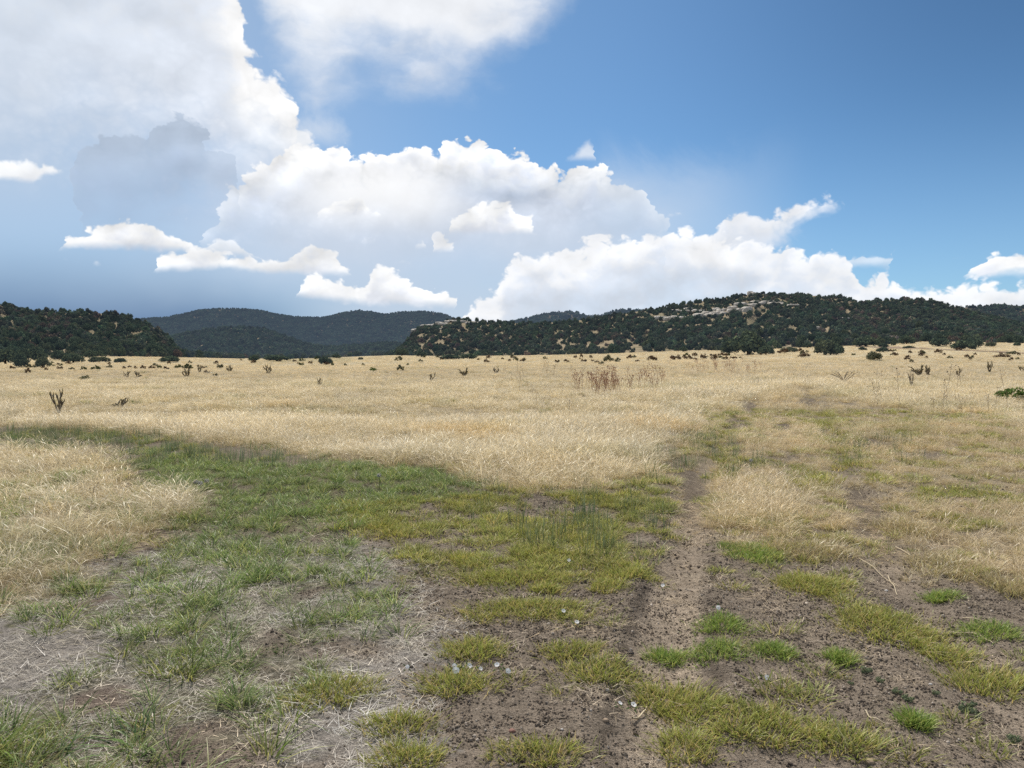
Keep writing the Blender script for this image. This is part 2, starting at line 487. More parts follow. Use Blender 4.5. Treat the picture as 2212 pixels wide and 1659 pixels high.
# ------------------------------------------------------------------ where things grow (world-space layout)
DRYB = np.array([(-700, 900), (0, 916), (200, 928), (380, 943), (480, 955), (560, 966), (680, 982), (780, 990), (870, 1006), (930, 1000), (1000, 1022), (1050, 1042),
                 (1110, 1058), (1200, 1064), (1300, 1058), (1400, 1022), (1425, 965), (1470, 925), (1530, 898), (1600, 868), (1640, 850), (1700, 832), (1760, 835), (1830, 862),
                 (1900, 878), (2000, 886), (2100, 900), (2212, 925), (3000, 940)], float)
P_DRYLEFT = [(-600, 950), (0, 966), (60, 973), (170, 982), (225, 998), (232, 1040), (280, 1090), (340, 1130), (330, 1170), (260, 1190), (220, 1200), (130, 1230), (80, 1292), (0, 1320), (-600, 1400)]
P_GREEN = [(290, 985), (420, 1002), (800, 1000), (1000, 1030), (1055, 1052), (940, 1078), (800, 1105), (745, 1200), (860, 1290), (760, 1400), (700, 1480), (640, 1560), (600, 1659), (560, 1900), (-500, 1900), (-500, 1560),
           (0, 1590), (60, 1500), (200, 1450), (250, 1360), (40, 1350), (40, 1290), (200, 1230), (330, 1190), (400, 1150), (380, 1090), (300, 1040)]
P_YEL = [(740, 1080), (950, 1078), (1080, 1052), (1250, 1062), (1400, 1040), (1430, 1000), (1440, 1100), (1430, 1200), (1390, 1245), (1000, 1240), (880, 1215), (800, 1180)]
P_RIGHT = [(1390, 1020), (1410, 945), (1545, 870), (1700, 800), (1830, 830), (2000, 855), (2212, 885), (2900, 910), (2900, 1330), (2212, 1290), (2080, 1245), (1950, 1200), (1860, 1190), (1560, 1195), (1500, 1120), (1440, 1100)]
P_THATCH = [(0, 1320), (200, 1220), (450, 1150), (800, 1170), (900, 1290), (960, 1400), (900, 1500), (930, 1600), (960, 1950), (-500, 1950), (-500, 1400)]
P_RUSH = [[(-300, 922), (0, 924), (330, 946), (330, 982), (0, 972), (-300, 965)], [(300, 962), (460, 975), (650, 984), (660, 1010), (300, 1008)]]
E_RUSH = [(1230, 1135, 200, 75, .8), (1535, 990, 60, 50, .5), (1440, 1000, 45, 50, .4), (1890, 965, 80, 45, .4), (1480, 985, 60, 50, .25), (735, 1640, 60, 60, .4)]
E_DRY = [(1615, 1085, 100, 62, 1.), (1745, 1150, 110, 48, .95), (1824, 1043, 160, 36, .9), (1987, 1040, 140, 36, .9), (1946, 1140, 115, 50, .85), (2060, 1220, 170, 55, .9),
         (2190, 1275, 110, 50, .9), (2150, 1120, 150, 70, .75), (2100, 1010, 150, 40, .6), (1930, 930, 110, 30, .7), (1650, 960, 90, 40, .8), (1720, 900, 60, 30, .6), (90, 1240, 110, 60, .6), (350, 1100, 60, 50, .8)]


BARE = [(1470, 942, 34, 9, 1), (1592, 915, 26, 16, 1), (1600, 962, 50, 7, .9), (1692, 924, 24, 11, 1), (1795, 932, 30, 9, .8), (1880, 958, 60, 10, .8), (1620, 880, 14, 14, .8), (1745, 868, 22, 12, .6), (1560, 965, 40, 9, .7), (1440, 975, 30, 12, .8), (1860, 1075, 46, 26, .9),
        (1880, 1120, 40, 26, .9), (1700, 990, 70, 9, .6), (1990, 985, 60, 10, .6), (2060, 1085, 70, 12, .6), (2090, 1165, 60, 14, .7), (1500, 1075, 30, 60, .9), (1460, 1010, 30, 20, .7), (1170, 1085, 60, 10, .9), (1900, 1185, 60, 20, .7)]


def ell(px, py, L):
    m = np.zeros(np.shape(px))
    for cx, cy, rx, ry, a in L:
        m = np.maximum(m, a * sst(1.15, .75, np.sqrt(((px - cx) / rx) ** 2 + ((py - cy) / ry) ** 2)))
    return m


def fields(x, y):
    """growth fields at ground points -> dict of densities in 0..1"""
    jx = x + .10 * fbm(x * 1.7, y * 1.7, 4, 11) * np.clip(y * .25, .6, 6); jy = y + .10 * fbm(x * 1.7, y * 1.7, 4, 12) * np.clip(y * .25, .6, 8)
    wj = np.random.default_rng(9)
    jx = jx + wj.normal(0, .035, np.shape(x)) * np.clip(y * .6, 2, 9); jy = jy + wj.normal(0, .035, np.shape(x)) * np.clip(y * .6, 2, 14)
    jx = jx + .22 * fbm(x * .6, y * .6, 3, 13); jy = jy + .30 * fbm(x * .6, y * .6, 3, 14)
    jy = np.maximum(jy, 1.2)
    px, py = proj(jx, jy, 0.0)
    yb = np.interp(px, DRYB[:, 0], DRYB[:, 1])
    D = {}
    dry = (py < yb) | inpoly(px, py, P_DRYLEFT)
    d1, d2 = rutdist(x, y)
    rut = np.minimum(d1, d2); mid = np.exp(-(rut / .22) ** 2) * (sst(24, 9, y) * .45 + .55 * sst(70, 36, y) * sst(-.3, .25, fbm(x * .8, y * .35, 3, 26)))
    n = fbm(x * 1.1, y * 1.1, 4, 21); nf = fbm(x * 3.3, y * 3.3, 3, 22); nl = fbm(x * .35, y * .35, 3, 23)
    D['ed'] = ell(px, py, E_DRY)
    D['dry'] = np.where(dry, 1.0, 0.0) * (.82 + .5 * nf)
    D['dry'] *= 1 - .85 * mid
    D['dry'] *= np.where(inpoly(px, py, P_DRYLEFT), np.interp(py, [960, 1060, 1110, 1200], [.85, .6, .28, .30]) + .5 * nf, 1)
    D['dry'] = np.maximum(D['dry'], D['ed'] * np.where((px < 1690) & (py > 1020), .95, sst(-.22, .16, n + .7 * nf) * .85) * (1 - mid))
    rt = inpoly(px, py, P_RIGHT)
    D['dry'] = np.maximum(D['dry'], np.where(rt, sst(-.42, .12, n + .7 * nf) * np.interp(py, [960, 1060], [.95, .62]), 0) * (1 - mid))
    # fringe of the dry field thins towards its edge
    D['lush'] = np.where((py < yb - 8), 1.0, 0)
    gr = inpoly(px, py, P_GREEN)
    far = sst(1230, 1040, py)
    D['green'] = np.where(gr, np.clip(sst(-.46 - .3 * far, .08 - .3 * far, n + .6 * nf), 0, 1), 0)
    D['green'] = np.maximum(D['green'], np.where(inpoly(px, py, P_DRYLEFT) & (py > 1000), np.interp(py, [1000, 1090], [.15, .85]) * sst(-.35, .15, n), 0))
    D['green'] = np.maximum(D['green'], np.where(inpoly(px, py, [(0, 930), (300, 945), (900, 1000), (300, 1000), (0, 990)]), .35 * sst(-.1, .3, n), 0))
    ye = inpoly(px, py, P_YEL)
    D['yel'] = np.where(ye, sst(-.10, .16, n * .9 + .55 * nf + .08), 0)
    D['yel'] = np.maximum(D['yel'], np.where(rt, sst(-.02, .3, -n + .5 * nf) * np.interp(py, [950, 1080], [.28, .5]), 0)) * (1 - .6 * mid)
    betw = sst(.30, .55, rut) * ((x - np.interp(y, RUT1[1], RUT1[0])) * (x - np.interp(y, RUT2[1], RUT2[0])) < 0) * sst(10, 13, y) * sst(60, 40, y)
    D['dry'] = np.maximum(D['dry'], betw * .95)
    strip = np.exp(-((rut - .12) / .32) ** 2) * sst(75, 40, y) * sst(10, 15, y)
    D['yel'] = np.maximum(D['yel'], strip * .8 * sst(-.1, .2, n))
    D['yel'] = np.maximum(D['yel'], np.where(inpoly(px, py, [(-300, 1590), (330, 1500), (410, 1600), (560, 1659), (560, 1950), (-400, 1950)]), .55 * sst(-.15, .2, n + .4 * nf), 0))
    ru = np.zeros(np.shape(px), bool)
    for p in P_RUSH: ru |= inpoly(px, py, p)
    D['rush'] = np.maximum(np.where(ru, .5 + .9 * nf + .4 * n, 0), ell(px, py, E_RUSH) * sst(-.25, .25, nf + n))
    D['thatch'] = np.where(inpoly(px, py, P_THATCH), sst(-.38, -.05, n + .35 * nf), 0)
    upx, upy = proj(x + .10 * nf * np.clip(y * .08, .6, 2), np.maximum(y + .35 * nf * np.clip(y * .1, .6, 3), 1.2), 0.0)
    bare = ell(upx, upy, BARE)
    for q in ('dry', 'yel', 'green'): D[q] = D[q] * (1 - .92 * bare)
    D['rush'] = D['rush'] * (1 - .5 * bare)
    D['bareE'] = bare
    soilzone = (~dry) & (~inpoly(px, py, P_THATCH)) & (~gr)
    D['yel'] = np.maximum(D['yel'], np.where(soilzone & (rut > .25), .035 + .10 * sst(.1, .4, nf), 0))
    D['mid'] = mid; D['rt'] = rt.astype(float); D['n'] = n; D['nf'] = nf; D['nl'] = nl; D['py'] = py; D['px'] = px
    D['isdry'] = dry.astype(float)
    return D


def new_mat(name):
    m = bpy.data.materials.new(name); m.use_nodes = True
    nt = m.node_tree; nt.nodes.clear(); g = G(nt)
    o = g.n('ShaderNodeOutputMaterial')
    return m, g, o


def simple_mat(name, col, rough=.9, nscale=6., namp=.35, bump=0., bscale=20., trans=0.):
    m, g, o = new_mat(name)
    tc = g.n('ShaderNodeTexCoord').outputs['Object']
    nz = g.noise(tc, nscale, 5, .6)
    c = g.vm('SCALE', g.mix(0., (*col, 1), (*col, 1)), scale=g.m('MULTIPLY_ADD', nz, 2 * namp, 1 - namp))
    b = g.n('ShaderNodeBsdfPrincipled'); g.put(b.inputs['Base Color'], c); b.inputs['Roughness'].default_value = rough
    b.inputs['Specular IOR Level'].default_value = .25
    if bump:
        bp = g.n('ShaderNodeBump'); bp.inputs['Strength'].default_value = bump
        g.put(bp.inputs['Height'], g.noise(tc, bscale, 5, .6)); g.nt.links.new(bp.outputs[0], b.inputs['Normal'])
    sh = b.outputs[0]
    if trans:
        t = g.n('ShaderNodeBsdfTranslucent'); g.put(t.inputs[0], c)
        mx = g.n('ShaderNodeMixShader'); mx.inputs[0].default_value = trans
        g.nt.links.new(sh, mx.inputs[1]); g.nt.links.new(t.outputs[0], mx.inputs[2]); sh = mx.outputs[0]
    g.nt.links.new(sh, o.inputs[0])
    return m


# ------------------------------------------------------------------ ground
def build_ground():
    ang = np.concatenate([np.linspace(-math.pi, R(-52), 40)[:-1], np.linspace(R(-52), R(52), 720), np.linspace(R(52), math.pi, 40)[1:-1]])
    rr = np.concatenate([np.geomspace(.4, 9.6, 14)[:-1], np.arange(9.6, 17, .028), 17 * np.geomspace(1, 9000 / 17, 420)[1:]])
    A, RR = np.meshgrid(ang, rr)
    x = np.sin(A) * RR; y = np.cos(A) * RR - 8.0
    z = gz(x, y)
    nearm = (RR < 40) & (np.abs(A) < R(52))
    f = fields(x.ravel(), np.maximum(y.ravel(), .5)); f = {k: v.reshape(x.shape) for k, v in f.items()}
    # small clods and hollows in the bare soil
    z = z + np.where(nearm, .007 * fbm(x * 11, y * 11, 3, 31) * (1 - .5 * f['isdry']), 0)
    soil = np.array([.215, .172, .132]); sand = np.array([.36, .286, .21]); thatch = np.array([.26, .228, .195]); brown = np.array([.165, .125, .10])
    litter = np.array([.38, .305, .195]); glit = np.array([.15, .135, .075]); drysoil = np.array([.26, .21, .155])
    def mixc(c, col, a): return c + (np.asarray(col) - c) * np.clip(a, 0, 1)[..., None]
    c = np.broadcast_to(soil, x.shape + (3,)).copy()
    leftness = sst(700, 250, f['px'])
    c = mixc(c, brown, .8 * leftness)
    c = mixc(c, sand, sst(0, .45, f['nl'] + .5 * f['nf']) * .35 * (1 - leftness))
    d1, d2 = rutdist(x, y)
    on = sst(70, 45, y) * sst(2.5, 3.5, y)
    d1j = d1 + .03 * fbm(x * 5, y * 5, 2, 33)
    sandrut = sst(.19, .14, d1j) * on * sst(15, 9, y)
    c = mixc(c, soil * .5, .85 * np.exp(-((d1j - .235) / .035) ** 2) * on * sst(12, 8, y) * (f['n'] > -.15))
    c = mixc(c, sand, .9 * sandrut * np.clip(.8 + f['n'], 0, 1))
    c = mixc(c, sand, .6 * np.exp(-(d2 / .22) ** 2) * on * np.clip(.5 + 1.2 * f['n'], 0, 1) * sst(14, 7, y))
    c = mixc(c, drysoil, .55 * f['rt'])
    c = mixc(c, thatch, f['thatch'])
    c = mixc(c, glit, .7 * f['green'])
    c = mixc(c, glit * np.array([1.2, 1.1, .8]), .6 * f['yel'])
    c = mixc(c, litter, .95 * f['isdry'] + .55 * f['rt'] * f['dry'])
    c = mixc(c, drysoil, .75 * inpoly(f['px'], f['py'], [(-400, 905), (0, 915), (330, 940), (900, 1000), (650, 1003), (300, 985), (0, 975), (-400, 970)]))
    c = mixc(c, soil * .8, .9 * f['bareE'])
    fy = sst(25, 120, y)
    # far meadow: faint bands of straw, olive and pale grass
    band = fbm(x * .012, y * .05, 4, 41); fine = fbm(x * .12, y * .3, 4, 42)
    far = np.stack([.55 + .07 * band + .08 * fine, .448 + .055 * band + .065 * fine, .285 + .03 * band + .05 * fine], -1)
    c = c + (far - c) * fy[..., None]
    px, py = proj(x, np.maximum(y, 1), z)
    olive = inpoly(px, py, [(560, 775), (760, 772), (760, 782), (600, 784)]) * 1.0
    olive = np.maximum(olive, .5 * sst(.25, .5, fbm(x * .01, y * .03, 3, 44)) * sst(120, 200, y))
    c = mixc(c, (.27, .25, .13), .6 * olive)
    v = np.stack([x, y, z], -1).reshape(-1, 3)
    nr, na = x.shape
    i, j = np.meshgrid(np.arange(nr - 1), np.arange(na - 1), indexing='ij')
    q = np.stack([i * na + j, i * na + j + 1, (i + 1) * na + j + 1, (i + 1) * na + j], -1).reshape(-1, 4)[:, ::-1]
    j = np.arange(nr - 1)
    q2 = np.stack([j * na + na - 1, j * na, (j + 1) * na, (j + 1) * na + na - 1], -1)[:, ::-1]
    ca = np.concatenate([c.reshape(-1, 3), np.ones((len(v), 1))], 1)
    bare = np.clip(1 - f['isdry'] - f['thatch'] * .7, 0, 1).reshape(-1)
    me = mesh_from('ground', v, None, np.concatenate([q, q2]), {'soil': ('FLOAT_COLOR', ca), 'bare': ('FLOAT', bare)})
    m, g, o = new_mat('meadow_soil')
    P = g.n('ShaderNodeNewGeometry').outputs['Position']
    a = g.attr('soil'); bare = g.attr('bare', out='Fac')
    n1 = g.noise(P, 95, 4, .65); n2 = g.noise(P, 18, 5, .6); n3 = g.noise(g.vm('MULTIPLY', P, (1, 1, .2)), 260, 2, .5)
    k = g.m('ADD', g.m('MULTIPLY', g.ss(n1, .3, .7), .8), g.m('ADD', g.m('MULTIPLY', g.ss(n2, .3, .7), .55), g.m('MULTIPLY', g.ss(n3, .38, .62), .65)))
    c = g.vm('SCALE', a, scale=g.m('ADD', .08, g.m('MULTIPLY', k, 1.0)))
    sp = g.ss(n3, .66, .72)
    c = g.mix(g.m('MULTIPLY', sp, g.m('MULTIPLY', bare, .55)), c, (.34, .28, .22))
    b = g.n('ShaderNodeBsdfDiffuse'); g.put(b.inputs[0], c); b.inputs[1].default_value = .6
    bp = g.n('ShaderNodeBump'); bp.inputs['Strength'].default_value = .8; bp.inputs['Distance'].default_value = .02
    g.put(bp.inputs['Height'], g.m('ADD', n1, g.m('MULTIPLY', n2, .8))); g.nt.links.new(bp.outputs[0], b.inputs['Normal'])
    g.nt.links.new(b.outputs[0], o.inputs[0])
    ob = link('ground', me, m)
    tag(ob, kind='structure')


build_ground()


def build_dirt_road():
    pts = [(1840, 747), (1900, 750), (1990, 754), (2060, 756.5), (2140, 759.5), (2212, 763), (2330, 769)]
    H = np.array([hit(*p) for p in pts])
    t = np.linspace(0, len(pts) - 1, 90)
    X = np.interp(t, np.arange(len(pts)), H[:, 0]); Y = np.interp(t, np.arange(len(pts)), H[:, 1])
    k = np.ones(15) / 15
    Xp = np.convolve(np.pad(X, 7, 'edge'), k, 'valid'); Yp = np.convolve(np.pad(Y, 7, 'edge'), k, 'valid')
    dx, dy = np.gradient(Xp), np.gradient(Yp); L = np.hypot(dx, dy); nx, ny = -dy / L, dx / L
    vs = []
    for s in (-2.4, -1.2, 0, 1.2, 2.4):
        w = s * (1 + .12 * fbm(t * 1.7, t * 0 + s, 2, 5))
        x = Xp + nx * w; y = Yp + ny * w
        vs.append(np.stack([x, y, gz(x, y) + .10 - .02 * abs(s)], -1))
    v = np.stack(vs, 1); n = len(t)
    i, j = np.meshgrid(np.arange(n - 1), np.arange(4), indexing='ij')
    q = np.stack([i * 5 + j, i * 5 + j + 1, (i + 1) * 5 + j + 1, (i + 1) * 5 + j], -1).reshape(-1, 4)
    me = mesh_from('dirt_road', v.reshape(-1, 3), None, q)
    tag(link('dirt_road', me, simple_mat('road_dirt', (.20, .135, .085), nscale=.8)), kind='structure')


build_dirt_road()

# ------------------------------------------------------------------ hills
HAZE = (.145, .205, .315)  # blue glow painted into hill and leaf materials as aerial haze
HILLS = {}


def hill_mat(name, haze, dark=1.0, rock=.0):
    m, g, o = new_mat(name)
    P = g.n('ShaderNodeNewGeometry').outputs['Position']
    n = g.noise(P, .05, 6, .65); n2 = g.noise(P, .35, 5, .65)
    c = g.mix(g.ss(n, .35, .65), (.30 * dark, .235 * dark, .15 * dark), (.17 * dark, .145 * dark, .085 * dark))
    c = g.mix(g.ss(n2, .50, .68), c, (.36 * dark, .29 * dark, .21 * dark))
    b = g.n('ShaderNodeBsdfDiffuse'); g.put(b.inputs[0], c)
    bp = g.n('ShaderNodeBump'); bp.inputs['Strength'].default_value = .7; bp.inputs['Distance'].default_value = 1.5
    g.put(bp.inputs['Height'], n2); g.nt.links.new(bp.outputs[0], b.inputs['Normal'])
    e = g.n('ShaderNodeEmission'); e.inputs[0].default_value = (*HAZE, 1)  # distance haze painted in: fixed emission share per hill, no real air
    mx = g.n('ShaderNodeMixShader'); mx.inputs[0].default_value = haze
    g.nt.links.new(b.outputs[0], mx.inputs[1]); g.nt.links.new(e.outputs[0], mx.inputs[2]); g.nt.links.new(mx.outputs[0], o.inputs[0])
    return m


class Hill:
    def __init__(s, name, top, foot, D0, D1, haze, tree_px, nt=70, rough=.10, prof=.9, step=6):
        top = np.array(top, float)
        s.px = np.arange(top[0, 0], top[-1, 0] + step, step)
        k = np.array([.1, .2, .4, .2, .1])
        tp = np.interp(s.px, top[:, 0], top[:, 1]); tp = np.convolve(np.pad(tp, 2, 'edge'), k, 'valid') + tree_px
        ft = foot_T(s.px) + 3 if foot is None else np.interp(s.px, [p[0] for p in foot], [p[1] for p in foot])
        tp = np.minimum(tp, ft - 0.5)
        d0 = foot_D(s.px) - 6 if D0 is None else np.full(len(s.px), float(D0))
        d1 = np.maximum(np.full(len(s.px), float(D1)), d0 + 60)
        s.t = np.concatenate([np.linspace(0, 1, nt), [1.06, 1.15, 1.4]])
        T, PX = np.meshgrid(s.t, s.px, indexing='ij')
        Y = d0 + (d1 - d0) * T
        Y = Y * (1 + .03 * fbm(PX * .01, T * 3, 3, 51) * np.sin(np.pi * np.clip(T, 0, 1)))
        pr = np.clip(T, 0, 1) ** prof
        py = ft + (tp - ft) * pr
        hh = (ft - tp)
        amp = hh * rough * np.sin(np.pi * np.clip(T, 0, 1)) ** .8
        py = py + amp * (1.4 * fbm(PX * .018, T * 1.4, 4, 52) + .8 * fbm(PX * .06, T * 4, 3, 53)) - .8 * fbm(PX * .05, T * 2, 3, 54) * np.clip(T, 0, 1)
        x, y, z = at(PX, py, Y)
        z = np.where(T > 1, z - (T - 1) * hh / F_ * Y * 1.2, z)
        s.V = np.stack([x, y, z], -1); s.py = py; s.haze = haze; s.name = name
        n0, n1 = x.shape
        i, j = np.meshgrid(np.arange(n0 - 1), np.arange(n1 - 1), indexing='ij')
        q = np.stack([i * n1 + j, i * n1 + j + 1, (i + 1) * n1 + j + 1, (i + 1) * n1 + j], -1).reshape(-1, 4)
        me = mesh_from(name, s.V.reshape(-1, 3), None, q)
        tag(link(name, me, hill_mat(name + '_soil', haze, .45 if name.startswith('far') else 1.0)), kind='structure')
        HILLS[name] = s

    def point(s, a, b):
        """surface point at fractional column a (in px index) and row b"""
        a = np.clip(a, 0, len(s.px) - 1.001); b = np.clip(b, 0, len(s.t) - 4.001)
        i = a.astype(int); j = b.astype(int); u = (a - i)[:, None]; v = (b - j)[:, None]
        V = s.V
        return (V[j, i] * (1 - u) * (1 - v) + V[j, i + 1] * u * (1 - v) + V[j + 1, i] * (1 - u) * v + V[j + 1, i + 1] * u * v)

    def find(s, px, py):
        c = (px - s.px[0]) / (s.px[1] - s.px[0]); i = int(np.clip(round(c), 0, len(s.px) - 1))
        col = s.py[:, i][:len(s.t) - 3]
        j = np.argmax(col <= py) if np.any(col <= py) else len(col) - 1
        return s.point(np.array([c]), np.array([float(j)]))[0]

    def sample(s, spacing, rng):
        """points spread evenly over the slope"""
        V = s.V[:-3]
        du = np.linalg.norm(V[:, 1:] - V[:, :-1], axis=-1)[:-1]; dv = np.linalg.norm(V[1:] - V[:-1], axis=-1)[:, :-1]
        A = (du * dv); n = int(A.sum() / spacing ** 2)
        p = (A / A.sum()).ravel(); k = rng.choice(len(p), n, p=p)
        j, i = np.unravel_index(k, A.shape)
        return s.point(i + rng.random(n), j + rng.random(n))


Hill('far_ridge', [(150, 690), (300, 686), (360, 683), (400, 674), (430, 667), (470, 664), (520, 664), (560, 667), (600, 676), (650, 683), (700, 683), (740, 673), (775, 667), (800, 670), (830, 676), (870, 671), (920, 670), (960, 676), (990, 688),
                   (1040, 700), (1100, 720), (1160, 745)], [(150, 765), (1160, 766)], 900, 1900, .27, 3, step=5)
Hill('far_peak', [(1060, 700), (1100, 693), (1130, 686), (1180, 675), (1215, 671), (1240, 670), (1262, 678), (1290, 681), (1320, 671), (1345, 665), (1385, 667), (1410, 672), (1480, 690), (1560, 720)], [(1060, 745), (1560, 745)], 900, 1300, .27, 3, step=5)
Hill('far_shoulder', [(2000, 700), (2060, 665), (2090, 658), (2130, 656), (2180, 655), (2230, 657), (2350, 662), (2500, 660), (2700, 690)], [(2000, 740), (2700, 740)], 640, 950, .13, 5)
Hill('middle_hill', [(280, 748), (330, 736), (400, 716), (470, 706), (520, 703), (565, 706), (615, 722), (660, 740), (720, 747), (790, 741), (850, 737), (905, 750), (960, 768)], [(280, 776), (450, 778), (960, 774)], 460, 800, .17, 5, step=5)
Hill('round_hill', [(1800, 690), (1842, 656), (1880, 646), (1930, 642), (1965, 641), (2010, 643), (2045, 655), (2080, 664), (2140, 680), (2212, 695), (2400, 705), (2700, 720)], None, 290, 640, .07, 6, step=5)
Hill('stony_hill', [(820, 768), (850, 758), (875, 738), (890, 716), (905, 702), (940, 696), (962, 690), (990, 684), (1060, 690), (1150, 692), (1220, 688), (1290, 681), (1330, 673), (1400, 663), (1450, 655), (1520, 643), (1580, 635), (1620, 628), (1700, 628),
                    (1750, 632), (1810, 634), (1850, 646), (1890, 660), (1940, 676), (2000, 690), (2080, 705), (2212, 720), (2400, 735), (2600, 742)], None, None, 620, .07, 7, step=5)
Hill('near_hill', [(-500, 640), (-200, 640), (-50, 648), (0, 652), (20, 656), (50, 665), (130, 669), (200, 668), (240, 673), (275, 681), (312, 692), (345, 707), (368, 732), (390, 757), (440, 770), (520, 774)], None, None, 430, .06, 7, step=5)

# ------------------------------------------------------------------ grass
def blades(rng, n, R_, h, w, lean=(.05, .6), droop=.25, segs=3, seed=False, bias=None, flat=False, jit=.5, pos=None, edge=None):
    """a tuft of curved tapering blades -> verts, faces, height attribute, per-blade random"""
    r = R_ * np.sqrt(rng.random(n)); ph = rng.random(n) * 2 * math.pi
    dirn = ph + rng.normal(0, jit, n)
    if bias is not None: dirn = bias + rng.normal(0, jit * 1.6, n)
    hh = rng.uniform(*h, n); ww = w * rng.uniform(.7, 1.3, n)
    ln = lean[0] + (lean[1] - lean[0]) * (r / max(R_, 1e-6)) ** .8 * rng.uniform(.4, 1.4, n)
    dx, dy = np.cos(dirn), np.sin(dirn)
    dr = droop * rng.uniform(.3, 1.7, n)
    bx, by = r * np.cos(ph), r * np.sin(ph)
    if pos is not None:
        bx, by = pos
        dirn = rng.random(n) * 2 * math.pi
        if edge is not None:
            dirn = np.where(rng.random(n) < .75 * edge, np.arctan2(by, bx) + rng.normal(0, .6, n), dirn); dx, dy = np.cos(dirn), np.sin(dirn)
            ln = lean[0] + (lean[1] - lean[0]) * (.35 + .65 * edge) * rng.uniform(.3, 1.3, n)
        dx, dy = np.cos(dirn), np.sin(dirn)
    s = np.linspace(0, 1, segs + 1)
    S = s[None, :]
    hor = hh[:, None] * (np.sin(ln)[:, None] * S + dr[:, None] * S ** 2.2)
    ver = hh[:, None] * (np.cos(ln)[:, None] * S - .6 * dr[:, None] * S ** 2.6)
    if flat: ver = np.abs(ver) * .12 + .004
    cx = bx[:, None] + dx[:, None] * hor; cy = by[:, None] + dy[:, None] * hor
    wp = dirn + math.pi / 2 + rng.normal(0, .7, n)
    prof = (1 - .9 * S ** 1.7) if not seed else (.45 + 1.9 * np.exp(-((S - .84) / .13) ** 2)) * np.where(S > .98, .15, 1)
    hw = .5 * ww[:, None] * prof
    ox, oy = np.cos(wp)[:, None] * hw, np.sin(wp)[:, None] * hw
    Lv = np.stack([cx - ox, cy - oy, ver], -1); Rv = np.stack([cx + ox, cy + oy, ver], -1)
    v = np.stack([Lv, Rv], 2).reshape(-1, 3)
    m = 2 * (segs + 1)
    k = np.arange(segs) * 2
    q = np.stack([k, k + 1, k + 3, k + 2], -1)
    f = (np.arange(n)[:, None, None] * m + q[None]).reshape(-1, 4)
    ha = np.repeat(np.tile(s, (n, 1)), 2, axis=1).ravel()
    ra = np.repeat(rng.random(n), m)
    return v, f, ha, ra


def tuft_mesh(name, parts):
    V, F, Hh, Rr, Kk = [], [], [], [], []; n = 0
    for k, (v, f, h, r) in enumerate(parts):
        V.append(v); F.append(f + n); Hh.append(h); Rr.append(r); Kk.append(np.full(len(v), float(k))); n += len(v)
    return mesh_from(name, np.concatenate(V), None, np.concatenate(F),
                     {'h': ('FLOAT', np.concatenate(Hh)), 'r': ('FLOAT', np.concatenate(Rr)), 'k': ('FLOAT', np.concatenate(Kk))})


def grass_mat(name, tip, base, other=None, head=None, trans=.38, inst=True, gloss=.05):
    """blade colour: base to tip, varied per blade, tinted per tuft"""
    m, g, o = new_mat(name)
    h = g.attr('h', out='Fac'); r = g.attr('r', out='Fac'); k = g.attr('k', out='Fac')
    c = g.mix(g.ss(h, 0, .75), base, tip)  # bases darkened in the colour to stand for shade inside the tuft
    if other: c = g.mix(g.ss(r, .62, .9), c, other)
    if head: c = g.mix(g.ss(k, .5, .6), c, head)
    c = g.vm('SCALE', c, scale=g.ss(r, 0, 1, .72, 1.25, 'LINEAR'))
    if inst:
        c = g.vm('MULTIPLY', c, g.attr('tint', 'INSTANCER', 'Vector'))
    d = g.n('ShaderNodeBsdfDiffuse'); g.put(d.inputs[0], c)
    t = g.n('ShaderNodeBsdfTranslucent'); g.put(t.inputs[0], g.vm('SCALE', c, scale=1.15))
    mx = g.n('ShaderNodeMixShader'); mx.inputs[0].default_value = trans
    g.nt.links.new(d.outputs[0], mx.inputs[1]); g.nt.links.new(t.outputs[0], mx.inputs[2])
    gl = g.n('ShaderNodeBsdfGlossy'); gl.inputs['Roughness'].default_value = .42; gl.inputs[0].default_value = (.9, .9, .85, 1)
    m2 = g.n('ShaderNodeMixShader'); m2.inputs[0].default_value = gloss
    g.nt.links.new(mx.outputs[0], m2.inputs[1]); g.nt.links.new(gl.outputs[0], m2.inputs[2])
    g.nt.links.new(m2.outputs[0], o.inputs[0])
    return m


